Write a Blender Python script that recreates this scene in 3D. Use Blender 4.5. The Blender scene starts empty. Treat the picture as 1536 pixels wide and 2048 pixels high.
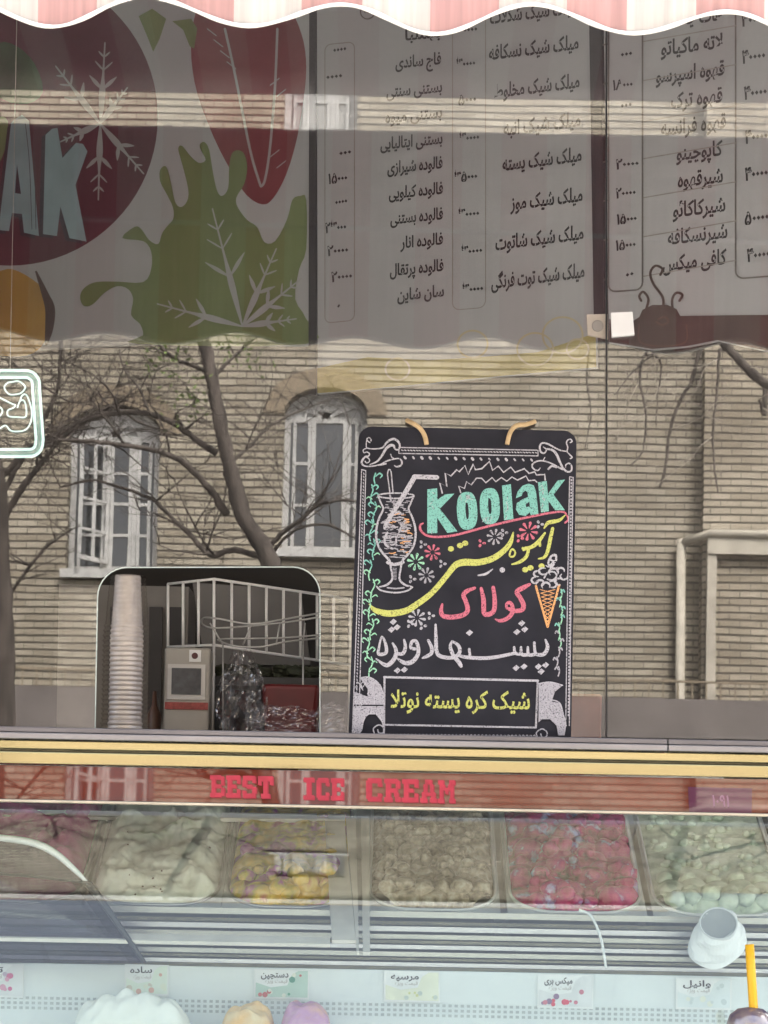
import bpy, bmesh, math, random
from mathutils import Vector, Matrix, noise
from mathutils.geometry import tessellate_polygon
random.seed(7)
S = bpy.context.scene
C = S.collection
rad = math.radians
# ------------------------------------------------------------------ camera
F, HZ, EYE, CY, RHO = 5000.0, 1700.0, 1.05, -5.0, rad(1.1)
cam = bpy.data.cameras.new('camera'); cam.sensor_fit = 'VERTICAL'
cam.sensor_height = 36.0; cam.sensor_width = 27.0
cam.lens = 36.0 * F / 2048; cam.shift_y = (HZ - 1024) / 2048
cam.dof.use_dof = True; cam.dof.focus_distance = 5.0; cam.dof.aperture_fstop = 30.0
cam.clip_start = 0.05; cam.clip_end = 500
co = bpy.data.objects.new('camera', cam); C.objects.link(co)
cr, sr = math.cos(RHO), math.sin(RHO)
co.matrix_world = Matrix(((cr, -sr, 0, 0), (0, 0, -1, CY), (sr, cr, 0, EYE), (0, 0, 0, 1)))
S.camera = co
# ------------------------------------------------------------------ light
SUN_EL, SUN_AZ = rad(53), rad(28)          # behind the shop, a little to the right
w = bpy.data.worlds.new('World'); S.world = w; w.use_nodes = True
nt = w.node_tree
sky = nt.nodes.new('ShaderNodeTexSky'); sky.sky_type = 'NISHITA'; sky.sun_disc = False
sky.sun_elevation = SUN_EL; sky.sun_rotation = SUN_AZ; sky.dust_density = 9.0; sky.air_density = .75; sky.ozone_density = .4
hs = nt.nodes.new('ShaderNodeHueSaturation'); hs.inputs['Saturation'].default_value = .5   # milky hazy sky
nt.links.new(sky.outputs[0], hs.inputs['Color']); nt.links.new(hs.outputs[0], nt.nodes['Background'].inputs[0])
nt.nodes['Background'].inputs[1].default_value = 0.15
sl = bpy.data.lights.new('sun', 'SUN'); sl.energy = 2.0; sl.angle = rad(0.5); sl.color = (1, .95, .87)
so = bpy.data.objects.new('sun', sl); C.objects.link(so); so.location = (4, 8, 12)
sd = Vector((math.sin(SUN_AZ) * math.cos(SUN_EL), math.cos(SUN_AZ) * math.cos(SUN_EL), math.sin(SUN_EL)))
so.rotation_euler = sd.to_track_quat('Z', 'Y').to_euler()
S.view_settings.view_transform = 'Standard'; S.view_settings.look = 'None'
S.view_settings.exposure = 2.65; S.view_settings.gamma = 1.0
S.cycles.max_bounces = 10; S.cycles.glossy_bounces = 6; S.cycles.transparent_max_bounces = 20
S.cycles.transmission_bounces = 6; S.cycles.diffuse_bounces = 5
S.cycles.use_denoising = True; S.cycles.sample_clamp_indirect = 6
S.cycles.caustics_reflective = False; S.cycles.caustics_refractive = False

# ------------------------------------------------------------------ mapping helpers
def ray(px, py):
    u = (px - 768) / F; v = (HZ - py) / F
    return Vector((u * cr - v * sr, 1.0, u * sr + v * cr))
CAM = Vector((0, CY, EYE))
def P(px, py, Y):
    return CAM + ray(px, py) * (Y - CY)
def hit(px, py, o, n):
    d = ray(px, py)
    return CAM + d * ((Vector(o) - CAM).dot(n) / d.dot(n))
TAU = rad(2.0)
GO, GN = Vector((0, 0, 1.28)), Vector((0, -math.cos(TAU), math.sin(TAU)))
def G(px, py):                       # point on the leaning window
    return hit(px, py, GO, GN)
def R(px, py, Y):                    # where the thing mirrored at this spot of the window really stands
    g = G(px, py); d = ray(px, py); r = d - 2 * d.dot(GN) * GN
    return g + r * ((Y - g.y) / r.y)
def RS(Y): return (abs(Y) - CY) / F  # metres per pixel of a mirrored thing

class Frame:
    def __init__(s, o, n, ux, uy):
        s.o, s.n, s.ux, s.uy = Vector(o), Vector(n).normalized(), Vector(ux).normalized(), Vector(uy).normalized()
    def loc(s, px, py):
        q = hit(px, py, s.o, s.n) - s.o
        return (q.dot(s.ux), q.dot(s.uy))
    def pt(s, a, b, h=0.0):
        return s.o + s.ux * a + s.uy * b + s.n * h

# ------------------------------------------------------------------ mesh helpers
class MB:
    def __init__(s): s.v = []; s.f = []; s.m = []
    def add(s, vs, fs, mi=0):
        k = len(s.v); s.v += [Vector(p) for p in vs]
        for f in fs: s.f.append([i + k for i in f]); s.m.append(mi)
    def box(s, a, b, mi=0):
        x0, y0, z0 = (min(a[i], b[i]) for i in range(3)); x1, y1, z1 = (max(a[i], b[i]) for i in range(3))
        s.add([(x0,y0,z0),(x1,y0,z0),(x1,y1,z0),(x0,y1,z0),(x0,y0,z1),(x1,y0,z1),(x1,y1,z1),(x0,y1,z1)],
              [(3,2,1,0),(4,5,6,7),(0,1,5,4),(1,2,6,5),(2,3,7,6),(3,0,4,7)], mi)
    def bar(s, p, q, wid, thick, up=(0,0,1), mi=0):
        p, q = Vector(p), Vector(q); d = (q - p).normalized(); a = d.cross(Vector(up)).normalized(); b = a.cross(d)
        a = a * wid / 2; b = b * thick / 2
        s.add([p-a-b, p+a-b, p+a+b, p-a+b, q-a-b, q+a-b, q+a+b, q-a+b],
              [(3,2,1,0),(4,5,6,7),(0,1,5,4),(1,2,6,5),(2,3,7,6),(3,0,4,7)], mi)
    def tube(s, pts, rs, n=8, cap=True, mi=0):
        pts = [Vector(p) for p in pts]
        if not hasattr(rs, '__len__'): rs = [rs] * len(pts)
        rings = []; ref = None
        for i, p in enumerate(pts):
            t = (pts[min(i+1, len(pts)-1)] - pts[max(i-1, 0)])
            if t.length < 1e-9: t = Vector((0,0,1))
            t.normalize()
            if ref is None: ref = t.orthogonal().normalized()
            ref = (ref - t * ref.dot(t));
            if ref.length < 1e-6: ref = t.orthogonal()
            ref.normalize(); b = t.cross(ref)
            rings.append([p + (ref * math.cos(2*math.pi*k/n) + b * math.sin(2*math.pi*k/n)) * rs[i] for k in range(n)])
        vs = [q for r in rings for q in r]; fs = []
        for i in range(len(pts) - 1):
            for k in range(n):
                fs.append((i*n+k, i*n+(k+1)%n, (i+1)*n+(k+1)%n, (i+1)*n+k))
        if cap: fs.append(tuple(range(n-1, -1, -1))); fs.append(tuple((len(pts)-1)*n + k for k in range(n)))
        s.add(vs, fs, mi)
    def prism(s, poly, n, thick, mi=0, back=True):
        """poly: 3-D points of a planar outline (front), extruded by thick against n"""
        poly = [Vector(p) for p in poly]; N = len(poly); nn = Vector(n).normalized()
        tri = tessellate_polygon([poly])
        bk = [p - nn * thick for p in poly]
        fs = []
        for t in tri:
            a, b, c = (poly[i] for i in t)
            if (b - a).cross(c - a).dot(nn) < 0: t = t[::-1]
            fs.append(tuple(t))
            if back: fs.append(tuple(i + N for i in t[::-1]))
        for i in range(N): fs.append((i, (i+1) % N, (i+1) % N + N, i + N))
        s.add(poly + bk, fs, mi)
    def flat(s, poly, n, mi=0):
        poly = [Vector(p) for p in poly]; nn = Vector(n); fs = []
        for t in tessellate_polygon([poly]):
            a, b, c = (poly[i] for i in t)
            if (b - a).cross(c - a).dot(nn) < 0: t = t[::-1]
            fs.append(tuple(t))
        s.add(poly, fs, mi)
    def grid(s, fn, nu, nv, mi=0, flip=False):
        vs = [fn(i / nu, j / nv) for j in range(nv + 1) for i in range(nu + 1)]; fs = []
        for j in range(nv):
            for i in range(nu):
                a = j*(nu+1)+i; f = (a, a+1, a+nu+2, a+nu+1)
                fs.append(f[::-1] if flip else f)
        mis = mi
        k = len(s.v); s.v += [Vector(p) for p in vs]
        for q, f in enumerate(fs):
            s.f.append([i+k for i in f]); s.m.append(mi((q % nu) / nu) if callable(mi) else mi)
    def lathe(s, c, prof, n=24, axis=(0,0,1), mi=0):
        c = Vector(c); ax = Vector(axis).normalized(); a = ax.orthogonal().normalized(); b = ax.cross(a)
        vs = []; fs = []
        for r, h in prof:
            for k in range(n):
                t = 2*math.pi*k/n; vs.append(c + ax*h + (a*math.cos(t) + b*math.sin(t))*r)
        for i in range(len(prof)-1):
            for k in range(n): fs.append((i*n+k, i*n+(k+1)%n, (i+1)*n+(k+1)%n, (i+1)*n+k))
        s.add(vs, fs, mi)
    def ball(s, c, r, mi=0, sub=2, jit=0.0, sq=(1,1,1)):
        bm = bmesh.new(); bmesh.ops.create_icosphere(bm, subdivisions=sub, radius=1)
        off = Vector((random.random()*50, random.random()*50, 0)); vs = []
        for v in bm.verts:
            q = v.co * r * (1 + jit * noise.noise(v.co * 1.6 + off)); vs.append(Vector(c) + Vector((q.x*sq[0], q.y*sq[1], q.z*sq[2])))
        bm.verts.index_update(); fs = [tuple(v.index for v in f.verts) for f in bm.faces]; bm.free(); s.add(vs, fs, mi)
    def build(s, name, mats, parent=None, smooth=False):
        me = bpy.data.meshes.new(name)
        base = parent_base.get(parent.name, Vector()) if parent else Vector()
        me.from_pydata([v - base for v in s.v], [], s.f)
        mats = mats if isinstance(mats, (list, tuple)) else [mats]
        for m in mats: me.materials.append(m)
        if len(mats) > 1: me.polygons.foreach_set('material_index', s.m)
        if smooth: me.polygons.foreach_set('use_smooth', [True]*len(s.f))
        me.update()
        o = bpy.data.objects.new(name, me); C.objects.link(o)
        if parent: o.parent = parent; parent_base[o.name] = base
        return o
parent_base = {}
def thing(name, label, cat, loc, group=None, kind=None):
    o = bpy.data.objects.new(name, None); o.empty_display_size = .1; C.objects.link(o)
    o.location = loc; parent_base[o.name] = Vector(loc); tag(o, label, cat, group, kind); return o
def tag(o, label=None, cat=None, group=None, kind=None):
    if label: o['label'] = label
    if cat: o['category'] = cat
    if group: o['group'] = group
    if kind: o['kind'] = kind
    return o
def smooth_line(pts, k=6, closed=False):
    pts = [tuple(p) for p in pts]; n = len(pts); out = []
    if n < 3 and not closed: k = 2
    D = len(pts[0])
    for i in range(n if closed else n - 1):
        p0 = pts[(i-1) % n] if closed or i > 0 else pts[0]; p1 = pts[i]; p2 = pts[(i+1) % n]
        p3 = pts[(i+2) % n] if closed or i + 2 < n else pts[n-1]
        for j in range(k):
            t = j / k
            out.append(tuple(.5*(2*p1[d] + (p2[d]-p0[d])*t + (2*p0[d]-5*p1[d]+4*p2[d]-p3[d])*t*t + (3*p1[d]-p0[d]-3*p2[d]+p3[d])*t**3) for d in range(D)))
    if not closed: out.append(pts[-1])
    return out
class Ink:
    """flat marks laid on a Frame; every mark a hair above the one before"""
    def __init__(s, fr, h=0.0006, step=0.00003):
        s.fr, s.h0, s.step, s.k = fr, h, step, 0; s.mb = MB()
    def nh(s): s.k += 1; return s.h0 + s.step * s.k
    def poly(s, pts, mi=0, sm=False, k=5):
        if sm: pts = smooth_line(pts, k, True)
        h = s.nh(); s.mb.flat([s.fr.pt(*s.fr.loc(*p), h) for p in pts], s.fr.n, mi)
    def stroke(s, pts, wid, mi=0, sm=True, closed=False, k=6, taper=True):
        """pts in photo pixels, wid pixel width or list"""
        if not hasattr(wid, '__len__'): wid = [wid] * len(pts)
        q = [(p[0], p[1], ww) for p, ww in zip(pts, wid)]
        if sm: q = smooth_line(q, k, closed)
        elif closed: q = q + [q[0]]
        if sm and closed: q.append(q[0])
        n = len(q); h = s.nh(); L = []
        for i in range(n):
            if closed: a, b = q[(i-1) % (n-1)], q[(i+1) % (n-1)]
            else: a, b = q[max(i-1, 0)], q[min(i+1, n-1)]
            dx, dy = b[0]-a[0], b[1]-a[1]; l = math.hypot(dx, dy) or 1; dx /= l; dy /= l
            ww = max(q[i][2], .2) / 2
            L.append((q[i][0], q[i][1], dx, dy, ww))
        rows = []
        if taper and not closed:
            x, y, dx, dy, ww = L[0]; rows.append((x-dx*ww*.8, y-dy*ww*.8, dx, dy, ww*.45))
        rows += L
        if taper and not closed:
            x, y, dx, dy, ww = L[-1]; rows.append((x+dx*ww*.8, y+dy*ww*.8, dx, dy, ww*.45))
        vs = []; fs = []
        for x, y, dx, dy, ww in rows:
            vs.append(s.fr.pt(*s.fr.loc(x - dy*ww, y + dx*ww), h)); vs.append(s.fr.pt(*s.fr.loc(x + dy*ww, y - dx*ww), h))
        for i in range(len(rows)-1): fs.append((2*i, 2*i+1, 2*i+3, 2*i+2)[::1])
        s.mb.add(vs, fs, mi)
    def dot(s, x, y, r, mi=0, ry=None, rot=0.0):
        ry = ry or r; c, q = math.cos(rot), math.sin(rot)
        s.poly([(x + r*math.cos(t)*c - ry*math.sin(t)*q, y + r*math.cos(t)*q + ry*math.sin(t)*c) for t in [i*math.pi/6 for i in range(12)]], mi)
    def text(s, txt, x0, x1, ybase0, ybase1, hpx, mi=0, bold=.012, align=None, lat=False):
        """fit txt between two pixel points of its baseline; hpx = height of 0.7 em in pixels; align 'r': keep natural width from the right"""
        vs, fs = glyphs(txt, bold, lat)
        xs = [v[0] for v in vs]; a, b = min(xs), max(xs)
        A = s.fr.loc(x0, ybase0); B = s.fr.loc(x1, ybase1); T = s.fr.loc(x1, ybase1 - hpx)
        sy = (T[1] - B[1]) / .7
        L = B[0] - A[0]; h = s.nh(); out = []
        sx = L / (b - a)
        if align == 'r': sx = min(sx, sy)
        for v in vs:
            ax = B[0] - (b - v[0]) * sx if align != 'l' else A[0] + (v[0]-a)*min(sx, sy)
            t = (ax - A[0]) / L
            out.append(s.fr.pt(ax, A[1] + (B[1]-A[1])*t + v[1]*sy, h))
        s.mb.add(out, fs, mi)
FORMS = {'ا':'\ufe8d\ufe8e','آ':'\ufe81\ufe82','ب':'\ufe8f\ufe90\ufe91\ufe92','پ':'\ufb56\ufb57\ufb58\ufb59','ت':'\ufe95\ufe96\ufe97\ufe98','ج':'\ufe9d\ufe9e\ufe9f\ufea0',
 'چ':'\ufb7a\ufb7b\ufb7c\ufb7d','خ':'\ufea5\ufea6\ufea7\ufea8','د':'\ufea9\ufeaa','ر':'\ufead\ufeae','ز':'\ufeaf\ufeb0','ژ':'\ufb8a\ufb8b','س':'\ufeb1\ufeb2\ufeb3\ufeb4','ش':'\ufeb5\ufeb6\ufeb7\ufeb8',
 'ط':'\ufec1\ufec2\ufec3\ufec4','ع':'\ufec9\ufeca\ufecb\ufecc','ف':'\ufed1\ufed2\ufed3\ufed4','ق':'\ufed5\ufed6\ufed7\ufed8','ک':'\ufb8e\ufb8f\ufb90\ufb91','گ':'\ufb92\ufb93\ufb94\ufb95','ل':'\ufedd\ufede\ufedf\ufee0',
 'م':'\ufee1\ufee2\ufee3\ufee4','ن':'\ufee5\ufee6\ufee7\ufee8','و':'\ufeed\ufeee','ه':'\ufee9\ufeea\ufeeb\ufeec','ی':'\ufbfc\ufbfd\ufbfe\ufbff','ئ':'\ufe89\ufe8a\ufe8b\ufe8c','ء':'\ufe80'}
def shape(t):
    out = []; i = 0; t2 = []
    while i < len(t):
        if t[i] == 'ل' and i+1 < len(t) and t[i+1] == 'ا': t2.append('لا'); i += 2
        else: t2.append(t[i]); i += 1
    def joins_next(c): return c in FORMS and len(FORMS[c]) == 4
    def joins_prev(c): return c in FORMS and len(FORMS[c]) >= 2 or c == 'لا'
    for i, c in enumerate(t2):
        pv = i > 0 and joins_next(t2[i-1]) and joins_prev(c)
        nx = i+1 < len(t2) and joins_next(c) and joins_prev(t2[i+1])
        if c == 'لا': out.append('\ufefc' if pv else '\ufefb')
        elif c in FORMS:
            f = FORMS[c]; out.append(f[(3 if nx else 1) if pv else (2 if nx else 0)] if len(f) == 4 else f[1 if pv and len(f) > 1 else 0])
        else: out.append(c)
    s = ''.join(out); res = ''; num = ''
    for ch in s:                                     # digits keep their order
        if '\u06f0' <= ch <= '\u06f9': num += ch
        else: res = ch + num + res if False else ch + (num and '') + res if not num else ch + num + res; num = ''
    return num + res
GL = {}
def glyphs(txt, bold, lat=False):
    key = (txt, bold)
    if key in GL: return GL[key]
    cu = bpy.data.curves.new('glyphs', 'FONT'); cu.body = txt if lat else shape(txt); cu.offset = bold; cu.resolution_u = 3
    o = bpy.data.objects.new('glyphs', cu); C.objects.link(o)
    dg = bpy.context.evaluated_depsgraph_get(); me = o.evaluated_get(dg).to_mesh()
    vs = [(v.co.x, v.co.y) for v in me.vertices]; fs = [tuple(p.vertices) for p in me.polygons]
    bpy.data.objects.remove(o); bpy.data.curves.remove(cu)
    GL[key] = (vs, fs); return GL[key]

# ------------------------------------------------------------------ materials
def mat(name, col, rough=.6, var=.12, scale=8.0, metal=0.0, bump=0.0, spec=.4, coat=0.0, col2=None, stretch=None, detail=6):
    m = bpy.data.materials.new(name); m.use_nodes = True; n = m.node_tree; b = n.nodes['Principled BSDF']
    tc = n.nodes.new('ShaderNodeTexCoord'); mp = n.nodes.new('ShaderNodeMapping'); nz = n.nodes.new('ShaderNodeTexNoise')
    nz.inputs['Scale'].default_value = scale; nz.inputs['Detail'].default_value = detail
    if stretch: mp.inputs['Scale'].default_value = stretch
    n.links.new(tc.outputs['Object'], mp.inputs[0]); n.links.new(mp.outputs[0], nz.inputs['Vector'])
    rp = n.nodes.new('ShaderNodeValToRGB'); rp.color_ramp.elements[0].position = .3; rp.color_ramp.elements[1].position = .7
    c2 = col2 or tuple(min(1, c * (1 + var)) for c in col); c1 = col if col2 else tuple(c * (1 - var) for c in col)
    rp.color_ramp.elements[0].color = (*c1, 1); rp.color_ramp.elements[1].color = (*c2, 1)
    n.links.new(nz.outputs['Fac'], rp.inputs[0]); n.links.new(rp.outputs[0], b.inputs['Base Color'])
    b.inputs['Roughness'].default_value = rough; b.inputs['Metallic'].default_value = metal
    b.inputs['Specular IOR Level'].default_value = spec; b.inputs['Coat Weight'].default_value = coat
    if coat: b.inputs['Coat Roughness'].default_value = .03
    if bump:
        bp = n.nodes.new('ShaderNodeBump'); bp.inputs['Strength'].default_value = bump; bp.inputs['Distance'].default_value = .01
        n.links.new(nz.outputs['Fac'], bp.inputs['Height']); n.links.new(bp.outputs[0], b.inputs['Normal'])
    return m
def glass_mat(name, refl=.14, tint=(1,1,1), wav=.00005, wscale=3.0, rough=0.0):
    m = bpy.data.materials.new(name); m.use_nodes = True; n = m.node_tree; n.nodes.remove(n.nodes['Principled BSDF'])
    out = n.nodes['Material Output']; mx = n.nodes.new('ShaderNodeMixShader'); tr = n.nodes.new('ShaderNodeBsdfTransparent'); gl = n.nodes.new('ShaderNodeBsdfGlossy')
    tr.inputs[0].default_value = (*tint, 1); gl.inputs['Color'].default_value = (1,1,1,1); gl.inputs['Roughness'].default_value = rough
    mx.inputs[0].default_value = refl
    n.links.new(tr.outputs[0], mx.inputs[1]); n.links.new(gl.outputs[0], mx.inputs[2]); n.links.new(mx.outputs[0], out.inputs[0])
    if wav:
        tc = n.nodes.new('ShaderNodeTexCoord'); nz = n.nodes.new('ShaderNodeTexNoise'); nz.inputs['Scale'].default_value = wscale; nz.inputs['Detail'].default_value = 2
        bp = n.nodes.new('ShaderNodeBump'); bp.inputs['Strength'].default_value = 1.0; bp.inputs['Distance'].default_value = wav
        n.links.new(tc.outputs['Object'], nz.inputs['Vector']); n.links.new(nz.outputs['Fac'], bp.inputs['Height']); n.links.new(bp.outputs[0], gl.inputs['Normal'])
    return m
def glossy_over(name, col, refl, rough=.02, col2=None, scale=10, tint=(1,1,1)):
    """painted sheet behind a clear face: colour plus a mirror share"""
    m = mat(name, col, .5, .1, scale, col2=col2); n = m.node_tree; b = n.nodes['Principled BSDF']; out = n.nodes['Material Output']
    b.inputs['Specular IOR Level'].default_value = .05; gl = n.nodes.new('ShaderNodeBsdfGlossy'); gl.inputs['Roughness'].default_value = rough; gl.inputs['Color'].default_value = (*tint, 1)
    mx = n.nodes.new('ShaderNodeMixShader'); mx.inputs[0].default_value = refl
    n.links.new(b.outputs[0], mx.inputs[1]); n.links.new(gl.outputs[0], mx.inputs[2]); n.links.new(mx.outputs[0], out.inputs[0]); return m
def fabric_mat(name, col, tr=.35):
    m = mat(name, col, .9, .17, 90, stretch=(1, 1, .03)); n = m.node_tree; b = n.nodes['Principled BSDF']; out = n.nodes['Material Output']
    t = n.nodes.new('ShaderNodeBsdfTranslucent'); mx = n.nodes.new('ShaderNodeMixShader'); mx.inputs[0].default_value = tr
    t.inputs[0].default_value = (*col, 1)
    n.links.new(b.outputs[0], mx.inputs[1]); n.links.new(t.outputs[0], mx.inputs[2]); n.links.new(mx.outputs[0], out.inputs[0]); return m
def brick_mat(name, c1, c2, mortar, w=.23, h=.086, ms=.014, hs=.0):
    m = bpy.data.materials.new(name); m.use_nodes = True; n = m.node_tree; b = n.nodes['Principled BSDF']; b.inputs['Roughness'].default_value = .85
    tc = n.nodes.new('ShaderNodeTexCoord'); sp = n.nodes.new('ShaderNodeSeparateXYZ'); cb = n.nodes.new('ShaderNodeCombineXYZ'); ad = n.nodes.new('ShaderNodeMath'); ad.operation = 'ADD'
    n.links.new(tc.outputs['Object'], sp.inputs[0]); n.links.new(sp.outputs[0], ad.inputs[0]); n.links.new(sp.outputs[1], ad.inputs[1])
    ml = n.nodes.new('ShaderNodeMath'); ml.operation = 'MULTIPLY'; ml.inputs[1].default_value = 2.4
    n.links.new(ad.outputs[0], ml.inputs[0]); n.links.new(ml.outputs[0], cb.inputs[0]); n.links.new(sp.outputs[2], cb.inputs[1])
    br = n.nodes.new('ShaderNodeTexBrick'); br.inputs['Scale'].default_value = 1; br.inputs['Brick Width'].default_value = w * 2.4; br.inputs['Row Height'].default_value = h
    br.inputs['Mortar Size'].default_value = ms; br.inputs['Mortar Smooth'].default_value = .3; br.inputs['Bias'].default_value = 0
    br.inputs['Color1'].default_value = (*c1, 1); br.inputs['Color2'].default_value = (*c2, 1); br.inputs['Mortar'].default_value = (*mortar, 1)
    nz = n.nodes.new('ShaderNodeTexNoise'); nz.inputs['Scale'].default_value = 1.1; nz.inputs['Detail'].default_value = 8
    n.links.new(cb.outputs[0], br.inputs['Vector']); n.links.new(tc.outputs['Object'], nz.inputs['Vector'])
    mx = n.nodes.new('ShaderNodeMix'); mx.data_type = 'RGBA'; mx.blend_type = 'MULTIPLY'; mx.inputs[0].default_value = .85
    rp = n.nodes.new('ShaderNodeValToRGB'); rp.color_ramp.elements[0].position = .3; rp.color_ramp.elements[0].color = (.52,.50,.47,1); rp.color_ramp.elements[1].position = .65
    n.links.new(nz.outputs['Fac'], rp.inputs[0]); n.links.new(br.outputs['Color'], mx.inputs[6]); n.links.new(rp.outputs[0], mx.inputs[7])
    n.links.new(mx.outputs[2], b.inputs['Base Color'])
    bp = n.nodes.new('ShaderNodeBump'); bp.inputs['Distance'].default_value = .012; bp.inputs['Strength'].default_value = .8; bp.invert = True
    n.links.new(br.outputs['Fac'], bp.inputs['Height']); n.links.new(bp.outputs[0], b.inputs['Normal']); return m
def emit_mat(name, col, st):
    m = bpy.data.materials.new(name); m.use_nodes = True; b = m.node_tree.nodes['Principled BSDF']
    b.inputs['Base Color'].default_value = (.6,.6,.6,1); b.inputs['Emission Color'].default_value = (*col, 1); b.inputs['Emission Strength'].default_value = st; return m
def chalk_mat(name, col):
    m = mat(name, (.035,.035,.042), .95, 0, 420, col2=col, spec=.1, detail=3)
    rp = [q for q in m.node_tree.nodes if q.type == 'VALTORGB'][0]; rp.color_ramp.elements[0].position = .30; rp.color_ramp.elements[1].position = .47
    return m

M_asphalt = mat('asphalt', (.11,.108,.105), .9, .25, 30, bump=.3)
M_paving = mat('paving', (.46,.44,.41), .9, .15, 4, bump=.2)
M_cream = brick_mat('cream brick', (.42,.385,.31), (.30,.265,.205), (.085,.073,.058))
M_annex = mat('dark render', (.13,.115,.11), .9, .2, 2)
M_white_paint = mat('white paint', (.74,.74,.73), .45, .05, 12)
M_old_paint = mat('weathered paint', (.42,.42,.41), .6, .2, 9)
M_pane_dark = glossy_over('window glass', (.03,.035,.04), .12)
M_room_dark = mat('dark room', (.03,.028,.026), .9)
M_soffit = mat('brick arch', (.22,.18,.13), .9, .25, 14)
M_bark = mat('bark', (.030,.026,.023), .95, .3, 20, bump=1.0, stretch=(1,1,.2), col2=(.12,.10,.088))
M_bark_pale = mat('pale bark', (.36,.32,.27), .9, .25, 25)
M_leaf = mat('spring leaf', (.16,.24,.06), .6, .3, 20)
M_fab_white = fabric_mat('white awning cloth', (.82,.79,.76)); M_fab_red = fabric_mat('red awning cloth', (.74,.47,.46))
M_canopy_w = fabric_mat('cream canopy cloth', (.50,.48,.47), .16); M_canopy_r = fabric_mat('wine canopy cloth', (.42,.33,.34), .14)
M_piping = mat('white piping', (.88,.86,.82), .6, .05, 40)
M_alu = mat('aluminium', (.50,.49,.51), .3, .06, 40, metal=.85, stretch=(.05,1,1))
M_steel = mat('stainless steel', (.42,.41,.38), .34, .08, 60, metal=.9, stretch=(.03,1,1))
M_gold = mat('gold trim', (.66,.58,.30), .09, .25, 6, metal=.92, bump=.25, stretch=(.05,1,1))
M_gap = mat('olive recess', (.20,.18,.12), .6, .2, 20)
M_wall_in = mat('dark tile wall', (.055,.050,.046), .7, .2, 3)
M_room_white = mat('room paint', (.80,.78,.75), .8, .06, 2)
M_floor_in = mat('shop floor', (.35,.33,.31), .5, .1, 6)
M_facade = mat('shop facade', (.4,.38,.36), .8, .1, 5)
M_glass = glass_mat('window pane', .08, (.97,.975,.97), .00011, 2.2)
M_glass2 = glass_mat('window pane right', .08, (.97,.975,.97), .00010, 2.6)
M_case = glass_mat('curved case glass', .052, (.93,.98,.97), .00003, 3)
M_edge = mat('glass edge', (.55,.62,.58), .25, .1, 40)
M_black = mat('black plastic', (.025,.025,.028), .4, .2, 30)
M_slate = mat('chalkboard paint', (.026,.026,.034), .85, .25, 9, spec=.2)
M_cord = mat('tan cord', (.55,.40,.22), .9, .15, 60)
CH_W = chalk_mat('white chalk', (.50,.49,.53)); CH_G = chalk_mat('mint chalk', (.23,.53,.46)); CH_Y = chalk_mat('yellow chalk', (.58,.60,.17))
CH_P = chalk_mat('pink chalk', (.62,.18,.24)); CH_O = chalk_mat('orange chalk', (.80,.42,.18)); CH_S = chalk_mat('grey chalk', (.42,.41,.45)); CH_L = chalk_mat('green chalk', (.35,.66,.46))
CH = [CH_W, CH_G, CH_Y, CH_P, CH_O, CH_S, CH_L, M_slate]
M_board = mat('menu sheet', (.50,.50,.515), .5, .03, 2)
M_ink = mat('menu ink', (.045,.04,.045), .6, .1, 20)
M_inkrule = mat('menu rule', (.20,.18,.17), .6, .1, 20)
M_inkpale = mat('pale rule', (.36,.33,.31), .6, .1, 20)
M_divider = mat('dark divider', (.045,.04,.048), .5, .1, 10)
M_maroon = mat('maroon print', (.125,.026,.046), .5, .12, 3)
M_berry = mat('strawberry print', (.25,.055,.065), .5, .12, 5)
M_green = mat('green splash print', (.20,.25,.10), .5, .15, 4)
M_dkgreen = mat('dark leaf print', (.06,.13,.06), .5, .25, 6)
M_orange = mat('orange print', (.52,.30,.06), .5, .15, 8)
M_brownp = mat('brown print', (.10,.055,.05), .5, .15, 10)
M_ltblue = mat('pale blue print', (.33,.45,.50), .5, .12, 10)
M_shadp = mat('lettering shade print', (.05,.03,.05), .5, .1, 10)
M_flake = mat('snowflake print', (.46,.46,.47), .5, .05, 10)
M_yellowp = mat('yellow fruit print', (.46,.39,.15), .5, .15, 9)
M_yellow2 = mat('fruit outline print', (.55,.47,.30), .5, .15, 9)

# ------------------------------------------------------------------ setting: ground
mb = MB(); mb.grid(lambda u, v: (-120 + 240*u, -150 + 200*v, 0), 8, 8)
tag(mb.build('ground', M_paving), kind='structure')
mb = MB(); mb.grid(lambda u, v: (-60 + 120*u, -16 + 11.5*v, .004), 4, 2)
tag(mb.build('road', M_asphalt), kind='structure')
for yy, nm in ((-4.5, 'pavement'), (-20.6, 'pavement')):
    mb = MB(); mb.box((-60, yy, -.05), (60, yy + 4.5, .12)); tag(mb.build(nm, M_paving), kind='structure')

# ------------------------------------------------------------------ shop shell
TH = rad(34); WO = P(1536, 600, .75); WUX = Vector((math.cos(TH), -math.sin(TH), 0)); WN = Vector((-math.sin(TH), -math.cos(TH), 0))
WALL = Frame((WO.x, WO.y, 0), WN, WUX, (0,0,1))
shop = thing('shop_building', 'small shop front behind the striped awning, its interior seen through the window', 'shop', (0, .6, 0))
mb = MB()
mb.prism([WALL.pt(-4.6, .1), WALL.pt(.72, .1), WALL.pt(.72, 4.0), WALL.pt(-4.6, 4.0)], WN, .1); mb.build('back_wall', M_wall_in, shop)
mb = MB(); mb.box((-3.35, .2, .1), (-3.25, 3.6, 4.0)); mb.build('side_wall', M_room_white, shop)
mb = MB(); mb.box((-3.4, .21, 4.0), (3.4, 4.2, 4.12)); mb.build('ceiling', M_room_white, shop)
mb = MB(); mb.box((-3.4, .12, .0), (3.4, 4.2, .1)); mb.build('floor', M_floor_in, shop)
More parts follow.
